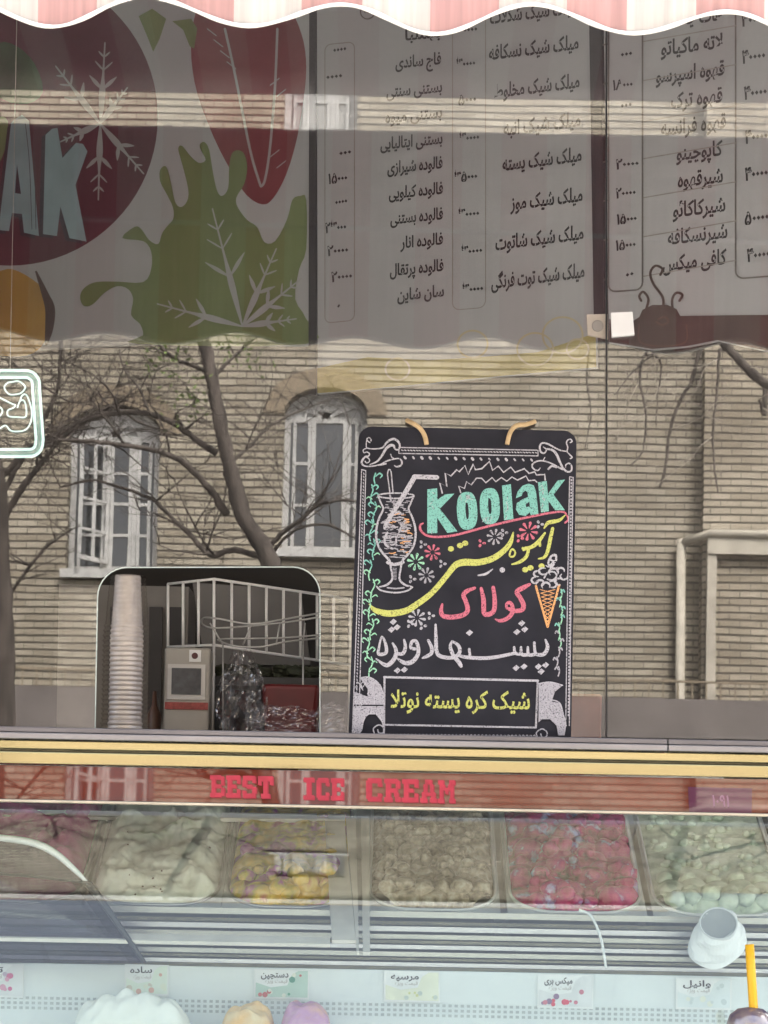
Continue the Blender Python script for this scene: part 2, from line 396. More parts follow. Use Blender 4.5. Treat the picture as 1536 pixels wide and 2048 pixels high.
mb = MB(); mb.box((-3.4, .0, .0), (-2.2, .2, 4.2)); mb.box((1.75, .0, .0), (3.4, .2, 4.2)); mb.box((-2.2, .0, 2.92), (1.75, .2, 4.2)); mb.build('facade', M_facade, shop)
mb = MB(); mb.box((-3.4, 4.2, 0), (3.4, 4.3, 4.12)); mb.build('rear_wall', M_facade, shop)

# ------------------------------------------------------------------ menu boards on the slanted back wall
def board(name, label, corners, h=.012):
    root = thing(name, label, 'menu board', WALL.pt(*WALL.loc(sum(c[0] for c in corners)/4, corners[2][1])))
    return root
def sheet(root, pts, name='panel', m=None, h0=0.0, th=.010):
    mb = MB(); mb.prism([WALL.pt(*WALL.loc(*p), h0 + th) for p in pts], WN, th - .001); return mb.build(name, m or M_board, root)
# graphic panel
gp = board('menu_board', 'leftmost wall panel printed with maroon disc, snowflakes, strawberry and green splash', [(0,0),(626,0),(626,690),(0,690)])
sheet(gp, [(-420,-160),(626,-100),(626,694),(330,690),(110,700),(-420,745)])
ink = Ink(WALL, .0112, .00006)
circ = [(24 + 303*math.cos(t), 236 + 303*math.sin(t)) for t in [i*math.pi/40 for i in range(80)]]
ink.poly(circ, 8); ink.poly([(24 + 297*math.cos(t), 236 + 297*math.sin(t)) for t in [i*math.pi/40 for i in range(80)]], 0)
ink.poly([(390,60),(388,120),(400,190),(432,275),(468,345),(498,392),(530,411),(552,398),(578,350),(600,275),(615,180),(617,120),(608,70),(585,20),(540,-30),(450,-30),(405,10)], 1, True, 3)
for pts in ([(455,60),(475,150),(505,300),(522,360),(527,375)], [(560,60),(555,180),(545,300),(535,362),(527,375)]): ink.stroke(pts, 5, 9)
for k in range(26):
    a = k/26; x = 420 + 170*((k*7) % 13)/13; y = 60 + 11*k
    if 400 + .35*(y-60) < x < 610 - .12*(y-60) and not 470 < x < 560: ink.stroke([(x,y),(x + (18 if x < 520 else -18), y+14)], 2, 9, False)
ink.poly([(283,35),(300,75),(312,106),(325,80),(338,40),(310,20)], 2); ink.poly([(350,45),(372,62),(385,95),(394,100),(400,60),(388,40)], 2)
ink.poly([(338,335),(326,342),(326,365),(340,392),(352,418),(352,440),(342,452),(330,468),(322,490),(304,482),(290,462),(276,455),(250,478),(292,484),(308,505),(308,540),(292,566),(240,565),(196,566),(172,580),(166,598),(174,614),(192,610),(214,588),(240,574),(262,580),(272,600),(268,632),(286,650),(292,672),(280,690),
          (618,690),(618,640),(596,600),(604,540),(618,500),(618,402),(606,394),(590,402),(580,440),(556,484),(534,486),(520,456),(500,442),(482,418),(478,398),(494,370),(500,338),(495,312),(484,303),(470,308),(464,335),(462,378),(450,394),(440,384),(432,350),(424,302),(414,286),(405,292),(409,305),(417,322),(404,328),(388,316),(370,294),(362,300),(370,330),(382,380),(380,404),(368,416),(356,406),(347,365)], 2, True, 3)
ink.poly([(0,545),(30,540),(70,560),(100,590),(110,640),(92,690),(60,712),(0,712),(-80,700),(-80,560)], 4, True, 3)
ink.stroke([(78,545),(96,590),(106,620),(104,660),(98,690)], [4,14,20,16,6], 5)
ink.poly([(0,90),(40,95),(75,130),(92,185),(60,210),(10,200),(-40,150)], 3, True, 3); ink.poly([(0,240),(22,245),(16,300),(0,330),(-20,300)], 2, True, 3)
AA = [(3,462),(24,464),(30,428),(50,430),(54,467),(84,474),(64,244),(50,232),(36,240),(28,250)]
ink.poly([(x-7,y+6) for x,y in AA], 7); ink.poly(AA, 6); ink.poly([(40,330),(36,388),(48,390)], 7)
KK = [(92,470),(120,474),(127,415),(145,478),(179,485),(157,372),(181,305),(172,290),(158,288),(131,318),(121,258),(110,260),(97,272)]
ink.poly([(x-8,y+5) for x,y in KK], 7); ink.poly(KK, 6)
for k in range(5): ink.stroke([(52+k*6+random.uniform(-3,3), 250),(60+k*5, 330),(66+k*4,460)], 1.2, 7) if k % 2 else None
def flake(c, arms, mi=9):
    for ax, ay in arms:
        dx, dy = ax-c[0], ay-c[1]; L = math.hypot(dx, dy); dx /= L; dy /= L
        ink.stroke([c, (c[0]+dx*L*.35, c[1]+dy*L*.35), (c[0]+dx*L*.6, c[1]+dy*L*.6), (ax, ay)], [3, 13, 5, 3], mi)
        for f, l in ((.42,.22),(.66,.14),(.82,.09)):
            for sgn in (-1, 1):
                bx, by = c[0]+dx*L*f, c[1]+dy*L*f; ex = bx + (dx*.75 - sgn*dy*.75)*L*l; ey = by + (dy*.75 + sgn*dx*.75)*L*l
                ink.stroke([(bx,by), ((bx+ex)/2, (by+ey)/2), (ex,ey)], [2, 8 if f < .5 else 4, 2], mi)
flake((207,250), [(216,88),(203,402),(118,135),(294,350),(128,286),(262,178)])
flake((492,655), [(432,420),(322,610),(560,500),(600,640),(610,560)])
ink.mb.build('printed_graphic', [M_maroon, M_berry, M_green, M_dkgreen, M_orange, M_brownp, M_ltblue, M_shadp, M_board, M_flake], gp)
# shake menu
m1 = board('menu_board', 'middle wall panel listing milkshakes and ice creams with yellow fruit strip', [(640,0),(1180,0),(1180,700),(640,700)])
sheet(m1, [(638,-100),(1182,-150),(1197,738),(1000,756),(800,776),(636,790)])
ink = Ink(WALL, .0112, .00005)
ink.poly([(640,738),(740,716),(860,722),(960,716),(1080,706),(1196,668),(1197,736),(1000,754),(800,774),(640,788)], 3)
for cx, cy, r in ((950,690,30),(1075,700,36),(1130,672,40),(800,740,24),(1160,700,22)): ink.stroke([(cx+r*math.cos(t), cy+r*.9*math.sin(t)) for t in [i*math.pi/5 for i in range(10)]], 4, 4, closed=True)
def rrect(x0, y0, x1, y1, r, sl, wd, mi, topopen=False):
    pts = []
    for cx, cy, a0 in ((x1-r, y1-r, 0), (x0+r, y1-r, 90), (x0+r, y0+r, 180), (x1-r, y0+r, 270)):
        for k in range(5):
            a = rad(a0 + 22.5*k); x = cx + r*math.cos(a); pts.append((x, cy + r*math.sin(a) - sl*(x-x0)))
    ink.stroke(pts, wd, mi, sm=False, closed=True)
rrect(655, 92, 714, 648, 12, .10, 2, 2); rrect(910, -40, 976, 622, 14, .08, 2, 2)
rowsA = [('بهملبا', 815, 887, 76), ('فاج ساندی', 796, 887, 130), ('بستنی سنتی', 778, 889, 186), ('بستنی میوه', 776, 889, 237), ('بستنی ایتالیایی', 766, 890, 289), ('فالوده شیرازی', 780, 890, 338), ('فالوده کیلویی', 783, 891, 389), ('فالوده بستنی', 786, 891, 440), ('فالوده انار', 806, 891, 490), ('فالوده پرتقال', 785, 892, 543), ('سان شاین', 800, 893, 594)]
for t, a, b, y in rowsA: ink.text(t, a, b, y + (b-a)*.10, y, 23, 0, .024)
rowsB = [('میلک شیک شکلات', 985, 1160, 28), ('میلک شیک نسکافه', 983, 1162, 100), ('میلک شیک مخلوط', 994, 1164, 177), ('میلک شیک انبه', 1012, 1166, 254), ('میلک شیک پسته', 1010, 1168, 324), ('میلک شیک موز', 1026, 1170, 404), ('میلک شیک شاتوت', 996, 1172, 480), ('میلک شیک توت فرنگی', 988, 1174, 556)]
for t, a, b, y in rowsB: ink.text(t, a, b, y + (b-a)*.125, y, 28, 0, .024)
for t, a, b, y in [('۰۰۰۰',672,698,106),('۰۰۰۰',658,690,160),('۰۰۰',684,708,312),('۱۵۰۰۰',662,700,364),('۰۰۰۰',676,700,410),('۲۳۰۰۰',656,698,462),('۲۰۰۰۰',660,702,508),('۲۰۰۰۰',668,710,560),('۰',680,686,618)]: ink.text(t, a, b, y+6, y+2, 20, 0, .03)
for t, a, b, y in [('۳۰۰۰۰',918,960,66),('۳۰۰۰۰',918,956,134),('۵۰۰۰',922,958,206),('۳۰۰۰۰',924,964,282),('۳۵۰۰۰',914,960,360),('۳۰۰۰۰',922,964,434),('۳۰۰۰۰',928,970,508),('۳۰۰۰۰',930,972,584)]: ink.text(t, a, b, y+7, y+3, 20, 0, .03)
ink.text('ع', 732, 750, 34, 31, 16, 1, .02); ink.stroke([(741+14*math.cos(t), 27+14*math.sin(t)) for t in [i*math.pi/5 for i in range(10)]], 2.5, 1, closed=True)
ink.mb.build('lettering', [M_ink, M_inkrule, M_inkpale, M_yellowp, M_yellow2], m1)
# coffee menu
m2 = board('menu_board', 'right wall panel listing coffees with brown cup strip along its foot', [(1215,0),(1700,0),(1700,700),(1215,700)])
sheet(m2, [(1208,-150),(1760,-230),(1760,690),(1536,705),(1440,684),(1380,696),(1310,702),(1222,688)])
ink = Ink(WALL, .0112, .00005)
rowsC = [('هات چاکلت', 1330, 1448, 42), ('لاته ماکیاتو', 1326, 1450, 98), ('قهوه اسپرسو', 1316, 1453, 152), ('قهوه ترک', 1346, 1449, 206), ('قهوه فرانسه', 1326, 1456, 258), ('کاپوچینو', 1357, 1449, 312), ('شیرقهوه', 1360, 1450, 366), ('شیرکاکائو', 1350, 1455, 424), ('شیرنسکافه', 1340, 1459, 477), ('کافی میکس', 1330, 1457, 529)]
for t, a, b, y in rowsC: ink.text(t, a, b, y + (b-a)*.12, y, 29, 0, .024)
for t, a, b, y in [('۰',1260,1266,60),('۰۰۰',1246,1269,116),('۱۸۰۰۰',1230,1270,178),('۰۰۰',1246,1268,218),('۲۰۰۰۰',1236,1282,336),('۲۰۰۰۰',1236,1276,394),('۱۵۰۰۰',1238,1278,446),('۱۵۰۰۰',1236,1276,498),('۰۰',1256,1272,556)]: ink.text(t, a, b, y+5, y+1, 20, 0, .03)
for t, a, b, y in [('۴۰۰۰۰',1487,1534,50),('۴۰۰۰۰',1488,1535,124),('۴۰۰۰۰',1492,1538,196),('۴۰۰۰۰',1494,1540,284),('۴۰۰۰۰',1494,1540,358),('۵۰۰۰۰',1494,1542,446),('۴۰۰۰۰',1498,1544,520)]: ink.text(t, a, b, y+6, y, 26, 0, .03)
rrect(1222, -40, 1290, 586, 14, .07, 3.4, 1); rrect(1476, -40, 1570, 560, 16, .08, 3.4, 1)
for y in (86, 164, 246, 320, 398, 476, 555): ink.stroke([(1292, y), (1478, y-32)], 2.2, 2, False); ink.stroke([(1204, y+8), (1222, y+5)], 3, 1, False)
ink.poly([(1224,640),(1262,650),(1284,636),(1290,622),(1310,612),(1340,612),(1358,620),(1366,634),(1536,632),(1760,620),(1760,688),(1536,703),(1440,682),(1380,694),(1310,700),(1224,686)], 3)
for pts in ([(1332,612),(1330,595),(1312,570),(1306,548),(1316,534),(1330,540),(1326,552)], [(1298,620),(1302,600),(1292,586),(1284,594),(1288,604)], [(1350,618),(1350,600),(1358,588),(1370,592),(1364,604)]): ink.stroke(pts, 5, 3)
ink.stroke([(1322,640),(1335,636),(1342,645),(1330,652),(1318,646)], 4, 4); ink.stroke([(1284,650),(1286,686),(1330,694),(1376,686),(1378,652)], 3, 4)
ink.mb.build('lettering', [M_ink, M_inkrule, M_inkpale, M_brownp, mat('cup outline print', (.16,.075,.06))], m2)
for (x0, x1, yb, lab) in ((626, 638, 792, 'thin dark strip between the fruit graphic and the shake menu'), (1182, 1208, 640, 'wide dark strip between the shake menu and the coffee menu')):
    root = thing('divider_strip', lab, 'strip', WALL.pt(*WALL.loc(x0, yb)), 'dark strips between the menu boards')
    sheet(root, [(x0, -130), (x1, -133), (x1 + (2 if x0 < 1000 else 6), yb), (x0 - (2 if x0 < 1000 else -12), yb)], 'strip', M_divider, 0, .016)

# ------------------------------------------------------------------ window panes
def pane(name, label, outline, m, n=GN):
    root = thing(name, label, 'window', G(outline[0][0], 1468)); mb = MB(); mb.prism([G(*p) for p in outline], n, .006); mb.build('glass', m, root); return root
def arc(cx, cy, r, a0, a1, k=8): return [(cx + r*math.cos(rad(a0+(a1-a0)*i/k)), cy + r*math.sin(rad(a0+(a1-a0)*i/k))) for i in range(k+1)]
notch = [(640,1472)] + arc(585, 1189, 55, 0, -90) + arc(255, 1195, 60, -90, -180) + [(190,1468)]
TOPY = -420
wl = pane('window_pane', 'large left window pane with a round cornered serving hatch cut out', [(-1400,TOPY-14),(1211,TOPY),(1211,1474)] + notch + [(-1400,1440)], M_glass)
mb = MB(); mb.tube([G(*p) + GN*.0 for p in notch], .0013, 6); mb.build('hatch_edge', M_edge, wl)
wr = pane('window_pane', 'narrow right window pane beside the dark vertical joint', [(1215,TOPY),(2500,TOPY+14),(2500,1496),(1215,1474)], M_glass2)
mb = MB(); mb.bar(G(1213,TOPY) - GN*.003, G(1213,1474) - GN*.003, .0032, .0075, (0,1,0)); mb.build('seal', M_black, wr)
cl = thing('glass_clamp', 'pair of square white clamps gripping the joint between two panes', 'clamp', G(1215,680))
mb = MB()
for pts, h in (([(1221,628),(1264,626),(1268,672),(1223,676)], .010), ):
    mb.prism([G(*p) + GN*h for p in pts], GN, .009)
mb.build('front_plate', M_white_paint, cl)
mb = MB(); mb.prism([G(*p) - GN*.008 for p in [(1174,627),(1216,626),(1217,676),(1176,668)]], GN, .008); o = mb.build('back_plate', mat('beige clamp', (.62,.55,.47)), cl)
mb = MB(); c = G(1196,650) - GN*.007; mb.lathe(c, [(0,.0006),(.011,.0006),(.012,0)], 20, GN); mb.build('screw_cap', mat('grey cap', (.38,.36,.33)), o)

# ------------------------------------------------------------------ awning
AY = -1.04; ZE = P(768, 34, AY).z; AS = (AY - CY) / F
def apx(px): return P(px, 40, AY).x
X0, X1 = -2.4, 2.4
per = 265*AS; xr = apx(60)
def stripe(u):
    x = X0 + (X1-X0)*u + .001; return 1 if ((x - xr) % per) < per*.49 else 0
wavp = 385*AS; xl = apx(108)
def edge(x):
    t = 2*math.pi*(x - xl)/wavp
    return ZE - .017*math.cos(t) - .004*math.cos(t*.5+1) + x*math.tan(rad(0.0))
ztop = R(768, 262, AY).z
aw = thing('awning', 'red and white striped awning with scalloped white edged valance over the window', 'awning', (0, 0, 2.9))
def rip(x, z): return AY + .010*math.sin(x*2*math.pi/wavp*1.0 + .6) * (ztop+.05 - z)/.4 + .004*math.sin(x*31)
mb = MB(); mb.grid(lambda u, v: (X0+(X1-X0)*u, rip(X0+(X1-X0)*u, edge(X0+(X1-X0)*u) + (ztop-edge(X0+(X1-X0)*u))*v), edge(X0+(X1-X0)*u) + (ztop-edge(X0+(X1-X0)*u))*v), 400, 10, stripe)
o = mb.build('valance', [M_fab_white, M_fab_red], aw, True)
md = o.modifiers.new('thickness', 'SOLIDIFY'); md.thickness = .0015
mb = MB(); mb.tube([(x, rip(x, edge(x)), edge(x)) for x in [X0+(X1-X0)*i/400 for i in range(401)]], [.0036 + .0008*math.sin(i*.9)*math.sin(i*.23) for i in range(401)], 6); mb.build('piping', M_piping, aw, True)
mb = MB(); mb.grid(lambda u, v: (X0+(X1-X0)*u, rip(X0+(X1-X0)*u, edge(X0+(X1-X0)*u) + .006 + (ztop-edge(X0+(X1-X0)*u))*v)+.006, edge(X0+(X1-X0)*u) + .006 + (ztop-.006-edge(X0+(X1-X0)*u))*v), 300, 8, stripe)
mb.build('lining', [fabric_mat('pale lining', (.56,.55,.55), .3), fabric_mat('pinkish lining', (.52,.34,.37), .3)], aw, True)
zc = R(768, 188, AY).z
mb = MB()
mb.grid(lambda u, v: (X0+(X1-X0)*u, AY + (.0-AY)*v, zc + (3.05-zc)*v + .012*math.sin(v*7)), 200, 6, stripe)
o = mb.build('canopy', [M_canopy_w, M_canopy_r], aw); md = o.modifiers.new('thickness', 'SOLIDIFY'); md.thickness = .004
mb = MB(); mb.tube([(X0, AY, zc+.015), (X1, AY, zc+.015)], .012, 10); mb.build('front_bar', M_alu, aw, True)
mb = MB(); zb = R(768, 448, AY+.05).z; mb.tube([(X0, AY+.06, zb+.02), (X1, AY+.06, zb-.05)], .006, 8); mb.build('tie_rod', M_alu, aw, True)
for x in (X0+.02, X1-.02):
    mb = MB(); mb.bar((x, 0, 2.85), (x, AY, zc+.01), .03, .03); mb.bar((x, AY, zc), (x, AY, ztop-.02), .01, .006); mb.build('arm', M_alu, aw)

# ------------------------------------------------------------------ counter
YF = -.10
def cz(py, Y=YF): return P(768, py, Y).z
XL, XR = -2.15, 1.72
M_ledge = mat('ledge lip', (.33,.32,.33), .3, .15, 14, metal=.6, stretch=(.2,1,1)); M_ledge2 = mat('ledge metal', (.20,.19,.20), .35, .2, 14, metal=.6, stretch=(.2,1,1))
ct = thing('display_counter', 'glass fronted ice cream display counter with gold trims and a red band', 'counter', (0, .1, 0))
def slab(name, m, py0, py1, yf, yb, x0=XL, x1=XR, z0=None):
    mb = MB(); mb.box((x0, yf, cz(py1, yf)), (x1, yb, cz(py0, yf))); 
    o = mb.build(name, m, ct); bv = o.modifiers.new('bevel', 'BEVEL'); bv.width = .002; bv.segments = 2; return o
slab('ledge', M_ledge2, 1467, 1478, -.112, .9, -2.15, .55); slab('ledge_lip', M_ledge, 1478.5, 1491, -.116, -.03, -2.15, .55)
slab('ledge', M_ledge2, 1467, 1478, -.112, .02, .552, XR); slab('ledge_lip', M_ledge, 1478.5, 1491, -.1155, -.03, .552, XR)
slab('gold_trim', M_gold, 1494, 1511, -.098, -.02); slab('recess', M_gap, 1511.5, 1516.5, -.086, -.02)
slab('gold_trim', M_gold, 1517, 1541, -.096, -.02); 
# red band leaning back so that it mirrors the upper floors
EB = rad(5.8); z1 = cz(1544, -.088); z0 = cz(1612, -.095)
BAND = Frame((0, -.092, z0), (0, -math.cos(EB), math.sin(EB)), (1,0,0), (0, math.sin(EB), math.cos(EB)))
hb = (z1 - z0) / math.cos(EB)
M_red = glossy_over('red band', (.125,.015,.004), .085, .015)
mb = MB(); mb.prism([BAND.pt(XL,0), BAND.pt(XR,0), BAND.pt(XR,hb), BAND.pt(XL,hb)], BAND.n, .02); band = mb.build('red_band', M_red, ct)
# slab lettering
LET = {'B':[[(0,0),(0,10),(7,10),(8.6,8.8),(8.6,6.2),(7.4,5.2),(9,4),(9,1.2),(7.4,0)],[(3.2,2),(3.2,4.2),(6,4.2),(6,2)],[(3.2,6),(3.2,8),(5.6,8),(5.6,6)]]}
def seg(ink, x, y, w, h, rects, mi=0):
    for a, b, c, d in rects:
        ink.poly([(x+a*w/10, y-b*h/10), (x+c*w/10, y-b*h/10), (x+c*w/10, y-d*h/10), (x+a*w/10, y-d*h/10)], mi)
SL = {'B':[(0,0,7.5,2),(0,8,7.5,10),(1,2,3.6,4.2),(1,5.8,3.6,8),(1,4.2,7.5,5.8),(7.5,.6,9.8,4.4),(7.5,5.4,9.4,9.4)],
 'E':[(0,0,9.6,2),(0,8,9.6,10),(1,2,3.8,8),(3.8,4.2,6.8,5.9),(7.4,2,9.6,3.8),(7.4,6.3,9.6,8)],
 'S':[(.4,0,9,2),(.2,2,2.6,3.4),(.6,8,9,10),(.2,5,3,8),(3,4.2,7,6),(6.8,2,9.6,5),(7,6.8,9.2,8)],
 'T':[(0,7.8,10,10),(0,6,2,7.8),(8,6,10,7.8),(3.6,2,6.4,7.8),(2,0,8,2)], 'I':[(1,0,9,2),(1,8,9,10),(3.4,2,6.6,8)],
 'C':[(1,0,9,2),(1,8,9,10),(0,1,3,9),(7,2,9.4,3.4),(7,6.4,9.4,8)], 'R':[(0,8,8,10),(1,2,3.8,8),(0,0,4.8,2),(3.8,4,8,5.8),(7,5.8,9.4,9.2),(6,2,8.6,4),(6.6,0,10,2)],
 'A':[(3,8,7,10),(2,4.6,4.2,8),(5.8,4.6,8,8),(1,2,3.4,4.6),(6.6,2,9,4.6),(3.4,3,6.6,4.4),(0,0,4.2,2),(5.8,0,10,2)],
 'M':[(0,0,3.4,2),(6.6,0,10,2),(.8,2,2.8,8),(7.2,2,9.2,8),(0,8,3.4,10),(6.6,8,10,10),(2.8,5.6,4.2,8),(5.8,5.6,7.2,8),(4.2,4,5.8,6.6)]}
ink = Ink(BAND, .0012, .00004)
def slabword(txt, x0, x1, y0, y1, h):
    n = len(txt); w_ = (x1-x0)/n
    for i, ch in enumerate(txt):
        x = x0 + i*w_; y = y0 + (y1-y0)*(i+.5)/n
        seg(ink, x+2.5, y+1.5, w_*.92, h, SL[ch], 1); seg(ink, x, y, w_*.92, h, SL[ch], 0)
M_letter = mat('cherry red lettering', (.46,.03,.06), .4, .15, 60); M_letsh = mat('dark red lettering shade', (.34,.02,.04))
for args in (('BEST', 420, 548, 1594, 1597, 44), ('ICE', 604, 690, 1599, 1601, 44), ('CREAM', 732, 912, 1602, 1607, 46)):
    ink = Ink(BAND, .0012, .00004); slabword(*args); ink.mb.build('word', [M_letter, M_letsh], band)
ink = Ink(BAND, .0012, .0001)
ink.poly([(1376,1574),(1504,1577),(1503,1627),(1378,1624)], 0); ink.text('۱۰۹۱', 1424, 1458, 1612, 1613, 22, 1, .02)
pn = ink.mb.build('price_sticker', [glossy_over('purple sticker', (.085,.012,.05), .07), mat('sticker digits', (.30,.17,.24))], band)
slab('lower_trim', mat('pale gold strip', (.62,.56,.44), .3, .15, 10, metal=.4), 1612.5, 1618.5, -.103, -.03)
# curved case glass
s0 = cz(1620, -.1)
def caseline(n=28, L=.62):
    y, z = -.101, s0; out = [(y, z)]
    for i in range(n):
        t = (i+.5)/n; e = rad(8 + 22*t); y -= L/n*math.sin(e); z -= L/n*math.cos(e); out.append((y, z))
    return out
CL = caseline()
mb = MB(); rows = len(CL)
vs = []; fs = []
for (y, z) in CL: vs += [(XL, y, z), (XR, y, z)]
for (y, z) in CL: vs += [(XL, y+.006, z), (XR, y+.006, z)]
for i in range(rows-1): fs += [(2*i, 2*i+2, 2*i+3, 2*i+1), (2*rows+2*i, 2*rows+2*i+1, 2*rows+2*i+3, 2*rows+2*i+2)]
fs += [(0,1,2*rows+1,2*rows), (2*rows-2, 4*rows-2, 4*rows-1, 2*rows-1)]
mb.add(vs, fs); mb.build('case_glass', M_case, ct, True)
# case body
M_inox_in = mat('case lining', (.80,.82,.82), .4, .04, 10)
yb, zbm = CL[-1]
mb = MB(); mb.box((XL, yb-.03, .12), (XR, .9, zbm-.02)); mb.box((XL, .80, zbm-.02), (XR, .9, cz(1496, .86)-.03)); mb.build('case_body', M_inox_in, ct)
for x in (XL, XR-.02):
    mb = MB(); mb.box((x, .0, zbm-.02), (x+.02, .8, s0-.05)); mb.build('end_panel', M_inox_in, ct)
mb = MB(); mb.box((XL, yb-.10, zbm-.05), (XR, yb-.031, zbm-.021)); mb.build('front_shelf', M_alu, ct)
# well: rails and fascia
rng = random.Random(3)
for py, Y, hh, m in ((1822,.235,12,M_steel),(1842,.22,7,M_gap),(1852,.20,10,M_alu),(1868,.185,9,M_steel),(1880,.17,6,M_gap),(1889,.165,8,M_alu),(1903,.15,9,M_steel),(1915,.14,5,M_gap),(1924,.13,8,M_alu),(1933,.12,6,M_gap)):
    mb = MB(); mb.box((XL+.02, Y, cz(py+hh, Y)), (XR-.02, Y+.03, cz(py, Y))); mb.build('rail', m, ct)
M_fascia = mat('white fascia', (.68,.71,.71), .35, .04, 8)
mb = MB(); mb.box((XL+.02, .10, zbm-.02), (XR-.02, .115, cz(1940, .10))); mb.build('fascia', M_fascia, ct)
# perforated strip: rows of small square holes as dark insets
FAS = Frame((0, .10, 0), (0,-1,0), (1,0,0), (0,0,1))
mb = MB()
za, zb2 = cz(2004, .10), cz(2034, .10)
nx = int((XR-XL-.1)/.0125)
for i in range(nx):
    for j in range(3):
        x = XL+.05+i*.0125; z = zb2 + (za-zb2)*(j+.2)/3; mb.box((x, .0985, z), (x+.0068, .0995, z+.0055))
mb.build('vent_strip', mat('vent holes', (.42,.45,.45)), ct)
# tub deck between the tubs
TA = P(768, 1818, .25); TB = P(768, 1606, .76)
TV = Vector((0, TB.y-TA.y, TB.z-TA.z)); TL = TV.length; TV.normalize(); TN = Vector((0, -TV.z, TV.y))
DECK = Frame((0, TA.y, TA.z), TN, (1,0,0), TV)
mb = MB(); mb.prism([DECK.pt(XL+.02,-.02,-.135), DECK.pt(XR-.02,-.02,-.135), DECK.pt(XR-.02,TL,-.135), DECK.pt(XL+.02,TL,-.135)], TN, .01); mb.build('well_floor', M_steel, ct)
# sliding frame over the left tubs
mb = MB()
SF = Frame(DECK.pt(0,0,.03), TN, (1,0,0), TV)
def fq(a, b, c, d, th=.008): mb.prism([SF.pt(*SF.loc(*p)) for p in (a,b,c,d)], TN, th)
fq((-500,1612),(690,1628),(690,1640),(-500,1624)); fq((650,1641),(688,1641),(712,1880),(664,1880)); fq((-500,1852),(660,1874),(660,1888),(-500,1866)); fq((692,1636),(712,1636),(718,1902),(714,1902)); fq((722,1636),(738,1636),(740,1904),(726,1904))
mb.build('sliding_frame', mat('satin frame', (.72,.67,.60), .35, .08, 20), ct)

# ------------------------------------------------------------------ ice cream tubs
TUBS = [(-110,178,'pink'),(200,448,'white'),(464,700,'mango'),(742,986,'nut'),(1014,1266,'berry'),(1292,1545,'mint'),(1572,1800,'nut')]
def icemat(name, cols, scale, bump=.5, pos=None):
    m = mat(name, cols[0], .55, 0, scale, bump=bump, spec=.3, col2=cols[-1]); rp = [q for q in m.node_tree.nodes if q.type == 'VALTORGB'][0]
    for i, c in enumerate(cols[1:-1]):
        e = rp.color_ramp.elements.new((i+1)/(len(cols)-1)*.34 + .33); e.color = (*c, 1)
    m.node_tree.nodes['Principled BSDF'].inputs['Subsurface Weight'].default_value = .0
    return m
M_surround = mat('light tub surround', (.60,.62,.61), .35, .06, 12)
ICE = {'pink': icemat('raspberry ice cream', [(.46,.02,.18),(.56,.06,.27),(.48,.03,.22)], 22),
       'white': icemat('vanilla ice cream', [(.66,.66,.54),(.82,.82,.72),(.88,.88,.80)], 24),
       'mango': icemat('mango blackcurrant ice cream', [(.22,.03,.22),(.30,.06,.22),(.38,.30,.05),(.72,.46,.08),(.74,.54,.16),(.55,.16,.16)], 15, .4),
       'nut': icemat('hazelnut ice cream', [(.10,.08,.055),(.26,.21,.15),(.40,.34,.26),(.56,.50,.41)], 46, .8),
       'berry': icemat('berry swirl ice cream', [(.14,.006,.05),(.38,.012,.10),(.50,.03,.17),(.36,.015,.16),(.46,.50,.82)], 26, .6),
       'mint': icemat('pale mint ice cream', [(.44,.52,.40),(.62,.70,.55),(.72,.78,.66)], 30, .6)}
LBL = {0:'pink raspberry ice cream tub at the far left of the display', 1:'smooth white ice cream tub with dark flecks behind the sliding frame', 2:'yellow and purple swirled ice cream tub beside the frame upright',
       3:'beige nutty ice cream tub with lumpy balls under the red letters', 4:'red and lilac swirled ice cream tub between beige and mint', 5:'pale mint ice cream tub piled with balls near the white cup', 6:'cut off beige ice cream tub at the far right end'}
